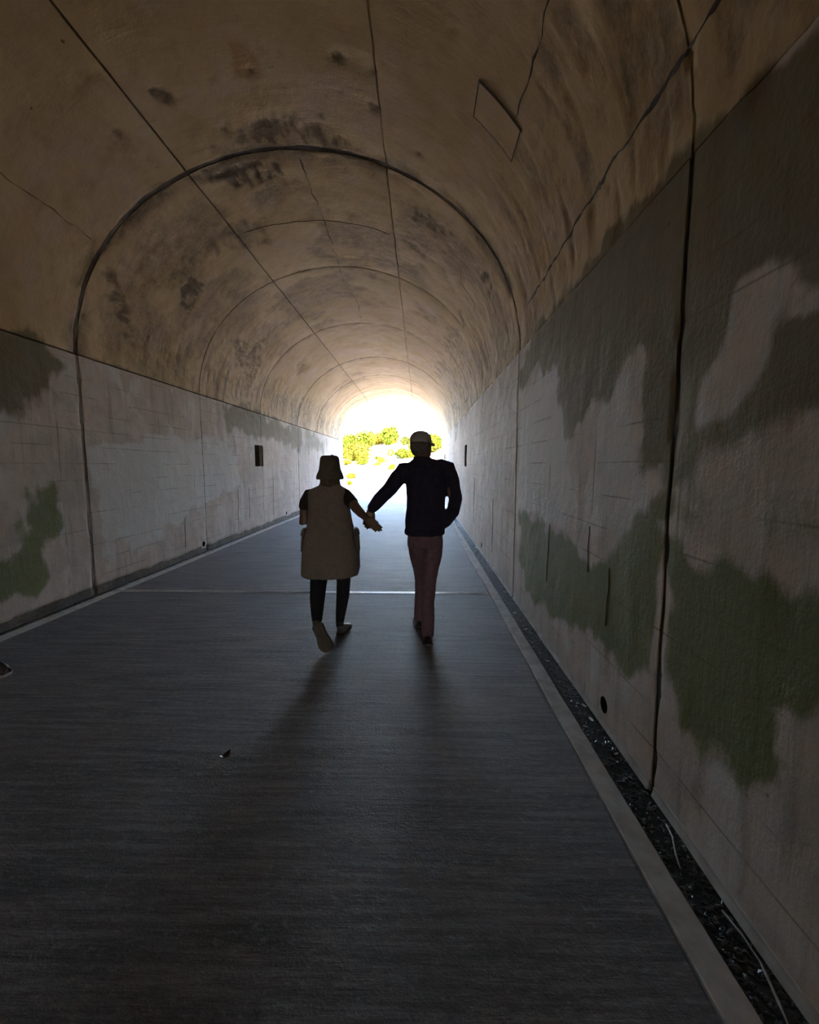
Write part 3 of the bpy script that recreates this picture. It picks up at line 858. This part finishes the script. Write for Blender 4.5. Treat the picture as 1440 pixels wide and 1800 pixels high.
# bushes: every crown is many leaves on a few stems
def crown_mesh(seed, n, flat=.8, leaf=.09):
    r = random.Random(seed); vs, fs = [], []
    blobs = [(Vector((r.gauss(0, .38), r.gauss(0, .38), r.uniform(.35, .8) * flat)), r.uniform(.30, .52)) for _ in range(9)]
    blobs.append((Vector((0, 0, .45 * flat)), .6))
    for k in range(n):
        c, R = r.choice(blobs); d = Vector((r.gauss(0, 1), r.gauss(0, 1), r.gauss(0, 1))).normalized()
        p = c + d * R * r.uniform(.72, 1.04)
        if p.z < .02: p.z = r.uniform(.02, .2)
        nrm = (d + Vector((r.gauss(0, .6), r.gauss(0, .6), r.gauss(.3, .6)))).normalized()
        a = nrm.cross(Vector((r.random(), r.random(), r.random()))).normalized(); b = nrm.cross(a)
        l = leaf * r.uniform(.6, 1.4); w = l * .55; bb = len(vs)
        vs += [tuple(p - a*l), tuple(p + b*w + nrm*.1*l), tuple(p + a*l), tuple(p - b*w + nrm*.1*l)]
        fs.append((bb, bb+1, bb+2, bb+3))
    return mesh_from(vs, fs, False, 'foliage')
def stems_mesh(seed, h=.55):
    r = random.Random(seed); s = Shape()
    for k in range(5):
        a = r.uniform(0, 6.28); t = r.uniform(.15, .45)
        s.tube([(0.03*math.cos(a), .03*math.sin(a), -.06), (t*.4*math.cos(a), t*.4*math.sin(a), h*.5), (t*math.cos(a), t*math.sin(a), h)], [.035, .026, .012], 6)
    return s.mesh()
CROWNS = [crown_mesh(1, 2600), crown_mesh(2, 2600), crown_mesh(3, 2400, .65), crown_mesh(4, 700, .7, .16)]
STEMS = [stems_mesh(k) for k in range(3)]
for m in STEMS: m.materials.append(M['bark'])
CR = {}
for ci, m in enumerate(CROWNS):
    for key in ('leaf_a', 'leaf_b', 'leaf_c'):
        q = m.copy(); q.materials.append(M[key]); CR[ci, key] = q
def bush(x, y, r, h, ci, key, label, group=None, rot=0):
    b = tag(empty('bush', (x, y, ground_z(x, y) - .02)), label, 'bush', group)
    b.rotation_euler.z = rot
    f = link('foliage', CR[ci, key], None, b); f.scale = (r, r, h)
    f['kind'] = 'stuff'
    s = link('stem', STEMS[ci % 3], None, b); s.scale = (r, r, h)
    return b

bush(-9.6, 58, 1.7, 3.3, 0, 'leaf_a', 'tall green bush tight against the left jamb of the tunnel mouth', rot=.4)
bush(-8.0, 63, 1.9, 2.7, 1, 'leaf_a', 'green bush at the top of the bank, beside the tall bush', rot=2)
bush(-7.6, 54.5, 1.7, 2.3, 2, 'leaf_b', 'broad yellow-green bush halfway down the bank above the road', rot=1)
bush(-6.7, 67, 1.5, 2.1, 1, 'leaf_b', 'golden dry bush on the skyline between two green bushes', rot=3.3)
bush(-4.05, 63, 1.75, 2.75, 0, 'leaf_a', 'large round bright green bush alone on the skyline', rot=.9)
bush(-1.9, 61, .9, 1.3, 2, 'leaf_c', 'small grey-green bush beside the large round skyline bush', rot=1.7)
bush(-1.7, 51.5, 1.3, 1.35, 1, 'leaf_a', 'green bush low on the bank by the capped walker\'s shoulder', rot=.2)
bush(2.05, 57, 1.3, 2.0, 0, 'leaf_a', 'green bush beside the capped walker\'s right ear', rot=2.8)
bush(-6.7, 51.6, .95, .75, 2, 'leaf_a', 'low spreading green bush on the road edge under the yellow bush', rot=.5)
bush(-9.0, 52.6, .8, .7, 1, 'leaf_b', 'low yellow bush on the road edge by the left jamb', rot=1.5)
bush(-4.5, 50.6, .65, .8, 2, 'leaf_b', 'small orange-tinted bush in the middle of the pale bank', rot=2.2)
bush(-5.3, 53.2, .5, .5, 3, 'leaf_c', 'smallest olive tuft high on the pale bank', rot=.6)
bush(-2.95, 45.6, .5, .72, 0, 'leaf_a', 'small round bright bush at the foot of the bank beside the road', rot=.1)
bush(-4.9, 49.4, .5, .45, 3, 'leaf_b', 'low dry tuft at the foot of the pale bank', rot=1.1)
bush(-5.9, 37.0, .5, .55, 3, 'leaf_b', 'straggly yellow weed on the verge past the wing wall', rot=1.3)
bush(-5.25, 32.4, .35, .35, 3, 'leaf_a', 'low green weed at the end of the wing wall', rot=2.3)
bush(.5, 54.5, 1.5, 1.6, 1, 'leaf_c', 'olive bush behind the capped walker\'s head', rot=.7)

# ---------------------------------------------------------------- people
def cloth(name, a, b, rough=.9): return plain(name, a, b, 30, rough, .2, .35, .003)
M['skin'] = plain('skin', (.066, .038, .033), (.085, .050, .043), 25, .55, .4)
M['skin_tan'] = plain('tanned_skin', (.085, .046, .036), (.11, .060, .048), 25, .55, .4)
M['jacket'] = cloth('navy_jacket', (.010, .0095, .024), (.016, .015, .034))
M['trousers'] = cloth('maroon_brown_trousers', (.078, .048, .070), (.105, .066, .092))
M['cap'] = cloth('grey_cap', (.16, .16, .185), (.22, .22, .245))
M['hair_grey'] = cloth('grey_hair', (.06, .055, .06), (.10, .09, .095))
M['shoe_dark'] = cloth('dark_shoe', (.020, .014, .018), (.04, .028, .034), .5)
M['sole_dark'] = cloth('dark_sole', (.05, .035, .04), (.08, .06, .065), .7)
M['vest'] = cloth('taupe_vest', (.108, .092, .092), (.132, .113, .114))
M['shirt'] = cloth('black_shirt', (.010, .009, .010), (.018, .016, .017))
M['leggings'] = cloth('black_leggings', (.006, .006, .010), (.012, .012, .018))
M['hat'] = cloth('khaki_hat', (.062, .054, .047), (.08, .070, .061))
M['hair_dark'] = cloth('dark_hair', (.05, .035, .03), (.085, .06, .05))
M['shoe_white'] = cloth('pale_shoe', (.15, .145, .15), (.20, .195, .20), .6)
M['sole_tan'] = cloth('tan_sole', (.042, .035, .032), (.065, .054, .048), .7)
M['eye'] = plain('eye', (.6, .58, .55), (.7, .68, .65), 5, .3)
M['dead_leaf'] = plain('dead_leaf', (.02, .015, .012), (.06, .045, .035), 60, .4, .5)
M['pale_leaf'] = plain('bleached_leaf', (.42, .40, .37), (.58, .55, .50), 60, .5, .4)

def crease(o, amp, freq, seed, stretch=(1, 1, .5)):
    """folds and creases pressed into a garment"""
    me = o.data; n = len(me.vertices)
    co = np.empty(n * 3, np.float32); me.vertices.foreach_get('co', co); co = co.reshape(-1, 3)
    nr = np.empty(n * 3, np.float32); me.vertices.foreach_get('normal', nr); nr = nr.reshape(-1, 3)
    q = co * freq * np.array(stretch)
    f = fbm(q[:, 0] + q[:, 1] * .8 + seed, q[:, 2] + q[:, 1] * .6 + seed, 3) - .5
    me.vertices.foreach_set('co', (co + nr * (f * 2 * amp)[:, None]).astype(np.float32).reshape(-1)); me.update()

def hand(s, wrist, direction, facing, thumb_side, curl, size=1.0, thumb_curl=.5, spread=.62):
    """palm, four bent fingers and a thumb leaving the side of the palm"""
    w = Vector(wrist); d = Vector(direction).normalized(); f = Vector(facing); f = (f - d * f.dot(d)).normalized()
    t = Vector(thumb_side); t = (t - d * t.dot(d) - f * t.dot(f)).normalized()
    L = .088 * size
    s.tube([w - d * .02, w + d * L * .35, w + d * L * .75, w + d * L], [.027 * size, .034 * size, .040 * size, .037 * size], 16, .46, f)
    for k, (o, ln) in enumerate(((.030, .070), (.010, .079), (-.010, .074), (-.029, .058))):
        p = w + d * (L * (.97 - .05 * abs(k - 1))) + t * o * size
        dd = d.copy(); pts = [p - d * .02, p]; rad = [.0088 * size, .0088 * size]
        for j, fr in enumerate((.46, .31, .23)):
            a = curl[k] * (.8, 1.1, .8)[j]
            dd = (dd * math.cos(a) + f * math.sin(a)).normalized(); f2 = (f - dd * f.dot(dd))
            pts.append(pts[-1] + dd * ln * fr * size); rad.append((.0085, .0079, .0068)[j] * size)
        s.tube(pts, rad, 10, 1, t)
    p = w + d * L * .28 + t * .027 * size
    d1 = (d * .75 + t * spread + f * (.12 + .5 * (.62 - spread))).normalized(); d2 = (d1 + f * thumb_curl + d * .3).normalized(); d3 = (d2 + f * thumb_curl * .5).normalized()
    s.tube([p - t * .012, p, p + d1 * .036 * size, p + d1 * .036 * size + d2 * .028 * size, p + d1 * .036 * size + d2 * .028 * size + d3 * .02 * size],
           [.014 * size, .0135 * size, .0110 * size, .0095 * size, .0078 * size], 10, 1, t)

def turned(c, yaw):
    m = Matrix.Rotation(yaw, 3, 'Z'); c = Vector(c)
    return lambda x, y, z: tuple(c + m @ Vector((x, y, z)))

def turn_shape(s, c, yaw, start=0):
    T = turned(c, yaw); s.v[start:] = [T(*p) for p in s.v[start:]]

def head(s, c, yaw, k=1.0, neck=.09):
    """skull, jaw, nose, brow, lips and ears; face towards +y before turning; c is the middle of the head"""
    h = Shape()
    h.loft([(0, -.012, -.105 - neck, .060, .062), (0, -.010, -.115, .058, .063), (0, .020, -.108, .046, .066), (0, .024, -.090, .060, .082), (0, .012, -.055, .070, .092),
            (0, .004, -.010, .0745, .098), (0, 0, .035, .0755, .098), (0, -.004, .072, .066, .086), (0, -.006, .100, .044, .058), (0, -.006, .113, .014, .018)], 24, 2.15)
    h.tube([(0, .094, .008), (0, .108, -.022), (0, .116, -.036)], [.010, .012, .014], 10)
    h.tube([(-.034, .093, .014), (0, .101, .018), (.034, .093, .014)], [.009, .010, .009], 8)
    h.tube([(-.020, .098, -.064), (0, .104, -.062), (.020, .098, -.064)], [.006, .008, .006], 8)
    h.tube([(-.018, .096, -.073), (0, .102, -.075), (.018, .096, -.073)], [.006, .008, .006], 8)
    for sg in (-1, 1):
        h.tube([(sg * .075, -.012, -.028), (sg * .082, -.018, .004), (sg * .078, -.020, .022)], [.010, .017, .012], 10, .5, (1, 0, 0))
    h.v = [(x * k, y * k, z * k) for x, y, z in h.v]
    turn_shape(h, c, yaw); s.add(h.v, h.f)
def eyes(c, yaw, parent, k=1.0):
    T = turned(c, yaw)
    for sg in (-1, 1):
        s = Shape(); s.ball(T(sg * .031 * k, .090 * k, .002 * k), .0125 * k, 10, 7); s.build('eye', M['eye'], parent)

def shoe(parent, heel, length, pitch, yaw, upper, sole, w=.047, roll=0, cuff=.085):
    """low shoe standing on its heel point, toe along +y before it is turned"""
    mt = Matrix.Translation(heel) @ Matrix.Rotation(yaw, 4, 'Z') @ Matrix.Rotation(roll, 4, 'Y') @ Matrix.Rotation(pitch, 4, 'X')
    T = lambda x, y, z: tuple(mt @ Vector((x, y, z)))
    outline = [(0, .55), (.06, .80), (.2, .80), (.42, .76), (.62, .96), (.76, 1.0), (.88, .86), (.96, .58), (1.0, .2)]
    def wid(t):
        for (a, x), (b, y) in zip(outline[:-1], outline[1:]):
            if a <= t <= b: return w * (x + (y - x) * (t - a) / (b - a))
        return w * .2
    s = Shape(); rows = []
    prof = [(0, .058), (.05, .080), (.18, cuff), (.34, cuff), (.46, .072), (.60, .056), (.76, .046), (.90, .038), (.97, .026)]
    vs, fs = [], []; n = 18
    for t, h in prof:
        ww = wid(t) * .96
        for k in range(n):
            a = math.pi * 2 * k / n; ca, sa = math.cos(a), math.sin(a)
            zz = .016 + (h - .016) * max(0, sa) ** .8 if sa > 0 else .012
            narrowing = 1 - .25 * max(0, sa) ** 2 * (1 if t < .5 else .6)
            vs.append(T(ww * math.copysign(abs(ca) ** .8, ca) * narrowing, t * length, zz))
    m = len(prof)
    fs = [(i*n+k, i*n+(k+1) % n, (i+1)*n+(k+1) % n, (i+1)*n+k) for i in range(m-1) for k in range(n)] + [tuple(range(n)), tuple((m-1)*n + k for k in range(n-1, -1, -1))]
    s.add(vs, fs)
    o = s.build('shoe', upper, parent, True, 1)
    s = Shape(); top, bot = [], []
    pts = [(wid(t), t) for t, _ in outline] + [(-wid(t), t) for t, _ in reversed(outline)]
    for x, t in pts: bot.append(T(x * .97, t * length, 0)); top.append(T(x * 1.05, t * length + (.004 if t > .5 else -.004), .020))
    q = len(pts)
    s.add(bot + top, [tuple(range(q - 1, -1, -1)), tuple(range(q, 2*q))] + [(i, (i+1) % q, q + (i+1) % q, q + i) for i in range(q)])
    so = s.build('sole', sole, o, False)
    return o

# ---- the man: dark jacket, maroon-brown trousers, pale cap; left hand reaching down to hers, right hand in his pocket
man = tag(empty('person', (.05, 3.6, 0)), 'walking person in pale cap, dark jacket and brown trousers, one hand pocketed', 'person', 'couple walking hand in hand')
def at_home(root):
    """children were drawn at their place in the tunnel: keep them there under the thing's base"""
    bpy.context.view_layer.update()
    for ch in root.children:
        ch.matrix_parent_inverse = Matrix.Translation(-root.location)
HC, HY = (.010, 3.615, 1.653), math.radians(-34)
s = Shape()
head(s, HC, HY, 1.0, .10)
s.loft([(.05, 3.62, .86, .12, .09), (.05, 3.62, 1.0, .13, .095), (.055, 3.61, 1.2, .135, .10), (.055, 3.61, 1.38, .15, .10), (.05, 3.61, 1.47, .13, .08), (.03, 3.61, 1.53, .06, .06)], 20)
s.tube([(-.10, 3.605, 1.45), (-.251, 3.53, 1.29), (-.395, 3.512, 1.128)], [.05, .042, .030], 14)
s.tube([(.215, 3.60, 1.46), (.292, 3.585, 1.19), (.215, 3.71, 1.0)], [.05, .042, .030], 14)
hand(s, (-.397, 3.514, 1.122), (-.30, -.02, -1), (.1, -1, 0), (1, 0, -.2), (.42, .45, .48, .52), 1.05, .35, .3)
hand(s, (.213, 3.715, .995), (-.35, .28, -1), (-1, -.2, 0), (0, 1, 0), (.3, .3, .3, .3), 1.0, .3)
s.tube([(.115, 3.62, .88), (.078, 3.63, .45), (.07, 3.50, .075)], [.075, .052, .034], 14)
s.tube([(-.02, 3.63, .88), (.022, 3.79, .45), (.002, 3.86, .075)], [.075, .052, .034], 14)
s.tube([(.07, 3.49, .05), (.072, 3.62, .035)], [.034, .03], 10); s.tube([(.002, 3.85, .05), (0, 3.98, .035)], [.034, .03], 10)
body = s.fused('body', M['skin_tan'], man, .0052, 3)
eyes(HC, HY, man)
s = Shape()
s.loft([(.040, 3.615, .905, .158, .118), (.042, 3.615, .915, .170, .130), (.044, 3.615, .945, .171, .130), (.047, 3.615, .96, .166, .126), (.048, 3.615, 1.02, .170, .132), (.052, 3.612, 1.14, .164, .130),
        (.056, 3.61, 1.22, .164, .132), (.058, 3.61, 1.31, .174, .138), (.058, 3.61, 1.39, .186, .135), (.056, 3.61, 1.455, .186, .120), (.052, 3.612, 1.495, .160, .102),
        (.040, 3.612, 1.525, .110, .086), (.022, 3.612, 1.540, .074, .078), (.015, 3.612, 1.556, .068, .076)], 32, 2.2)
s.tube([(-.075, 3.605, 1.445), (-.125, 3.60, 1.435), (-.185, 3.565, 1.370), (-.251, 3.53, 1.292), (-.33, 3.518, 1.203), (-.392, 3.512, 1.134)], [.068, .078, .066, .062, .056, .046], 18)
s.tube([(.17, 3.605, 1.475), (.222, 3.60, 1.462), (.268, 3.595, 1.355), (.294, 3.585, 1.20), (.280, 3.63, 1.10), (.222, 3.705, 1.005), (.195, 3.73, .975)], [.065, .072, .062, .056, .054, .050, .042], 18)
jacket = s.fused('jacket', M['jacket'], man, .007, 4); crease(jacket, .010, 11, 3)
s = Shape()
s.loft([(.045, 3.62, .80, .150, .105), (.047, 3.62, .86, .152, .112), (.045, 3.617, .93, .150, .112), (.045, 3.617, .97, .140, .105)], 28)
s.tube([(.108, 3.62, .86), (.105, 3.625, .72), (.085, 3.632, .58), (.076, 3.632, .46), (.073, 3.58, .30), (.072, 3.53, .16), (.072, 3.507, .075)], [.095, .086, .074, .066, .058, .053, .054], 18)
s.tube([(-.015, 3.63, .86), (-.002, 3.69, .72), (.014, 3.75, .58), (.026, 3.79, .46), (.015, 3.82, .30), (.006, 3.85, .16), (.002, 3.86, .085)], [.092, .084, .074, .066, .060, .054, .053], 18)
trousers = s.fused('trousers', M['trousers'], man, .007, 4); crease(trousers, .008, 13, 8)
T = Shape()
T.loft([(0, -.004, .018, .080, .100), (0, -.004, .024, .0825, .103), (0, -.004, .055, .082, .102), (0, -.004, .082, .073, .090), (0, -.005, .102, .054, .066), (0, -.005, .112, .030, .036), (0, -.005, .115, .008, .010)], 28)
turn_shape(T, HC, HY); cap = T.build('cap', M['cap'], man)
T = Shape(); vs, fs = [], []; n = 16
for k in range(n + 1):
    a = math.radians(-62 + 124 * k / n)
    for zz in (0, -.006):
        x, y = .081 * math.sin(a), -.004 + .101 * math.cos(a)
        for q in (0, .5, 1):
            e = .078 * q * math.cos(a * 1.4) ** .6 if abs(a * 1.4) < math.pi / 2 else 0
            vs.append((x * (1 + .1 * q), y + e, .028 + zz - .022 * q * q - .15 * x * x / .1))
for k in range(n):
    b0, b1 = k * 6, (k + 1) * 6
    for q in range(2):
        fs += [(b0+q, b0+q+1, b1+q+1, b1+q), (b0+3+q, b1+3+q, b1+4+q, b0+4+q)]
    fs.append((b0+2, b0+5, b1+5, b1+2))
T.add(vs, fs); turn_shape(T, HC, HY); T.build('visor', M['cap'], cap)
T = Shape()
T.loft([(0, -.022, -.082, .052, .056), (0, -.020, -.060, .066, .080), (0, -.016, -.02, .0765, .090), (0, -.014, .022, .0785, .092)], 24)
turn_shape(T, HC, HY); T.build('hair', M['hair_grey'], man)
shoe(man, (.072, 3.435, .0), .285, 0, math.radians(3), M['shoe_dark'], M['sole_dark'], .054)
shoe(man, (.0, 3.795, .0), .285, 0, math.radians(4), M['shoe_dark'], M['sole_dark'], .050)
at_home(man)

# ---- the woman: bucket hat, long sleeveless vest with side pockets over a black shirt, black leggings, pale shoes
woman = tag(empty('person', (-.78, 3.73, 0)), 'walking person in bucket hat, long taupe vest, black leggings and pale shoes', 'person', 'couple walking hand in hand')
WC, WY = (-.776, 3.735, 1.428), math.radians(8)
s = Shape()
head(s, WC, WY, .95, .09)
s.loft([(-.79, 3.735, .72, .14, .10), (-.79, 3.735, .85, .15, .11), (-.79, 3.735, 1.0, .13, .10), (-.79, 3.735, 1.15, .14, .10), (-.79, 3.735, 1.24, .13, .085), (-.78, 3.735, 1.30, .06, .06)], 20)
s.tube([(-.955, 3.735, 1.235), (-1.000, 3.735, 1.10), (-1.012, 3.725, .990), (-.985, 3.80, .985), (-.94, 3.93, 1.035)], [.046, .045, .043, .040, .027], 14)
hand(s, (-.938, 3.94, 1.038), (.5, 1, .25), (1, -.4, 0), (0, -.2, 1), (.3, .35, .4, .4), .92, .3)
s.tube([(-.640, 3.73, 1.235), (-.585, 3.66, 1.185), (-.528, 3.575, 1.130), (-.480, 3.52, 1.092), (-.432, 3.482, 1.058)], [.046, .043, .042, .036, .027], 14)
hand(s, (-.430, 3.480, 1.056), (.80, -.12, -.72), (-.1, 1, -.1), (.6, .1, .8), (.24, .24, .25, .28), .98, .6, .12)
s.tube([(-.87, 3.73, .75), (-.868, 3.61, .44), (-.828, 3.36, .225)], [.055, .045, .030], 14)
s.tube([(-.690, 3.74, .75), (-.682, 3.77, .45), (-.706, 3.70, .075)], [.055, .045, .030], 14)
s.tube([(-.826, 3.35, .215), (-.80, 3.335, .15)], [.026, .022], 10); s.tube([(-.706, 3.69, .05), (-.70, 3.80, .035)], [.03, .028], 10)
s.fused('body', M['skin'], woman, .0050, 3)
eyes(WC, WY, woman, .95)
s = Shape()
s.loft([(-.79, 3.735, .80, .17, .125), (-.79, 3.735, 1.0, .15, .115), (-.79, 3.735, 1.18, .16, .115), (-.79, 3.735, 1.255, .155, .095), (-.78, 3.735, 1.30, .075, .07)], 24)
s.tube([(-.90, 3.735, 1.235), (-.955, 3.735, 1.225), (-.990, 3.735, 1.165), (-1.000, 3.735, 1.125)], [.055, .062, .058, .056], 16)
s.tube([(-.70, 3.735, 1.235), (-.645, 3.73, 1.225), (-.606, 3.685, 1.195), (-.570, 3.635, 1.165)], [.055, .062, .056, .054], 16)
s.fused('shirt', M['shirt'], woman, .007, 4)
s = Shape()
s.loft([(-.785, 3.715, .528, .236, .190), (-.785, 3.715, .534, .244, .198), (-.784, 3.716, .555, .247, .202), (-.778, 3.720, .60, .251, .200), (-.776, 3.730, .73, .250, .188),
        (-.777, 3.735, .80, .243, .174), (-.780, 3.735, .86, .232, .168), (-.783, 3.735, .93, .212, .158), (-.786, 3.735, 1.01, .196, .150), (-.790, 3.735, 1.09, .184, .145), (-.795, 3.735, 1.16, .180, .140),
        (-.796, 3.735, 1.22, .184, .132), (-.795, 3.735, 1.258, .184, .118), (-.793, 3.735, 1.282, .160, .104), (-.788, 3.735, 1.300, .120, .094), (-.779, 3.735, 1.312, .096, .088), (-.776, 3.735, 1.336, .090, .086), (-.776, 3.735, 1.345, .080, .076)], 40, 2.25)
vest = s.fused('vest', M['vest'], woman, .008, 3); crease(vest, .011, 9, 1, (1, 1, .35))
for sg, xx in ((-1, -1.003), (1, -.552)):
    s = Shape()
    s.loft([(xx + sg * .006, 3.715, .735, .016, .060), (xx + sg * .010, 3.715, .75, .020, .070), (xx + sg * .004, 3.715, .86, .020, .072), (xx - sg * .006, 3.715, .925, .018, .070), (xx - sg * .010, 3.715, .940, .012, .065)], 24, 3)
    p = s.build('pocket', M['vest'], vest)
    s = Shape()
    s.loft([(xx + sg * .004, 3.715, .885, .024, .074), (xx - sg * .004, 3.715, .925, .024, .075), (xx - sg * .010, 3.715, .945, .014, .070)], 24, 3)
    s.build('pocket_flap', M['vest'], vest)
s = Shape()
s.tube([(-.865, 3.73, .80), (-.868, 3.68, .62), (-.870, 3.61, .45), (-.860, 3.53, .375), (-.845, 3.45, .305), (-.830, 3.375, .238)], [.095, .084, .070, .064, .054, .042], 18)
s.tube([(-.690, 3.74, .80), (-.684, 3.765, .62), (-.680, 3.775, .45), (-.686, 3.755, .32), (-.700, 3.725, .19), (-.707, 3.705, .105)], [.090, .078, .062, .058, .046, .037], 18)
s.loft([(-.78, 3.735, .74, .17, .11), (-.78, 3.735, .88, .165, .11)], 24)
s.fused('leggings', M['leggings'], woman, .007, 4)
T = Shape()
T.loft([(0, 0, .060, .074, .094), (0, 0, -.010, .085, .105), (0, 0, -.055, .108, .122), (0, 0, -.066, .112, .126), (0, 0, -.060, .119, .132), (0, 0, -.044, .1195, .132), (0, 0, -.020, .113, .126), (0, 0, .010, .098, .112), (0, 0, .020, .0945, .107), (0, 0, .028, .093, .106),
        (0, 0, .070, .087, .100), (0, 0, .118, .082, .094), (0, 0, .134, .074, .086), (-.004, 0, .142, .056, .066), (.006, 0, .1415, .03, .03), (0, 0, .139, .008, .010)], 32)
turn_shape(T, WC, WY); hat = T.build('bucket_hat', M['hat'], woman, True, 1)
T = Shape()
T.loft([(0, -.020, -.128, .070, .066), (0, -.022, -.118, .086, .080), (0, -.018, -.07, .088, .090), (0, -.012, -.01, .082, .094), (0, -.008, .04, .072, .088)], 24)
turn_shape(T, WC, WY); hr = T.build('hair', M['hair_dark'], woman, True, 1); crease(hr, .006, 30, 5)
shoe(woman, (-.818, 3.300, .228), .232, math.radians(-100), 0, M['shoe_white'], M['sole_tan'], .058, math.radians(-25), .066)
shoe(woman, (-.703, 3.645, 0), .245, 0, math.radians(-12), M['shoe_white'], M['sole_tan'], .044, 0, .075)
for sx, p0, p1, r in ((0, (-.823, 3.352, .205), (-.832, 3.372, .228), .037), (0, (-.706, 3.70, .075), (-.707, 3.705, .105), .036)):
    s = Shape(); s.tube([p0, p1], [r, r - .001], 14); s.build('sock', M['hat'], woman)
at_home(woman)

# ---------------------------------------------------------------- small things on the floor and in the gutter
s = None
stray = tag(empty('shoe', (-2.92, 2.86, 0)), 'small rounded black shoe with a pale edge, cut off by the picture\'s left edge', 'shoe')
o = shoe(stray, (-2.915, 2.86, 0), .29, 0, math.radians(92), M['shoe_dark'], M['kerb'], .056, 0, .115); o.name = 'upper'; at_home(stray)

def leaf(x, y, z, ln, yaw, col, label, cat='leaf', group=None, curl=.35, wid=.45):
    s = Shape(); n = 7; vs, fs = [], []
    for i in range(n + 1):
        t = i / n; w = ln * wid * .5 * math.sin(math.pi * min(1, t * .95 + .03)) ** .8; zz = ln * curl * (t - .5) ** 2
        for q in (-1, 0, 1): vs.append((q * w, (t - .5) * ln, zz + abs(q) * w * .45))
    m = len(vs); vs += [(a, b, c - .0012) for a, b, c in vs]
    for i in range(n):
        for q in range(2):
            fs += [(i*3+q, i*3+q+1, i*3+q+4, i*3+q+3), (m+i*3+q, m+i*3+q+3, m+i*3+q+4, m+i*3+q+1)]
    s.add(vs, fs)
    o = s.build('fallen_leaf', col, None, True); o.location = (x, y, z); o.rotation_euler.z = yaw
    return tag(o, label, cat, group)
leaf(-.985, 2.03, .004, .062, -.5, M['dead_leaf'], 'curled dark leaf lying alone on the dark road surface', curl=1.8, wid=.7)
G0 = GUT + .008
for x, y, ln, yaw, lb in ((1.05, 7.95, .09, .2, 'bright bleached leaf in the gutter, farthest of the pale leaves'),
                          (1.00, 3.25, .035, 1.1, 'tiny pale leaf in the gutter where it meets the kerb'),
                          (1.045, 2.62, .040, .3, 'slim pale leaf upright against the gutter wall near the weep hole'),
                          (1.03, 2.47, .045, .1, 'narrow bleached leaf in the gutter beside the weep hole'),
                          (.97, 2.40, .030, .9, 'short pale leaf just below the weep hole, at the kerb side'),
                          (1.04, 2.16, .030, 2.1, 'small pale leaf scrap in the gutter past the weep hole'),
                          (.985, 4.35, .04, .6, 'pale leaf in the gutter near the floor joint'),
                          (1.03, 5.1, .05, 1.4, 'pale leaf in the gutter beyond the floor joint')):
    leaf(x, y, G0, ln, yaw, M['pale_leaf'], lb, 'leaf', 'pale leaves in the gutter')
def twig(pts, r, label):
    s = Shape(); s.tube(pts, [r] * (len(pts) - 1) + [r * .5], 7)
    return tag(s.build('twig', M['twig'], None, True), label, 'twig', 'twigs in the gutter')
M['twig'] = plain('pale_twig', (.22, .19, .16), (.34, .30, .26), 40, .6)
z = GUT + .012
twig([(1.045, 1.70, z), (1.035, 1.64, z + .004), (1.005, 1.565, z), (.985, 1.50, z)], .0035, 'thin bent twig in the gutter beside the dark joint')
twig([(1.035, 1.345, z), (1.045, 1.27, z), (1.043, 1.19, z + .003), (1.02, 1.10, z), (1.0, 1.03, z)], .0042, 'long pale twig lying along the nearest stretch of gutter')
for x, y, r_, lb in ((-.035, 2.86, .006, 'white speck of stone on the road behind the walkers'), (.235, 4.13, .008, 'white pebble on the road beside the capped walker\'s feet')):
    vs, fs = PEB[2]; s = Shape(); s.add([(v[0]*r_, v[1]*r_, v[2]*r_*.7) for v in vs], fs)
    o = s.build('pebble', M['pale_leaf'], None, True); o.location = (x, y, r_ * .5); tag(o, lb, 'pebble')
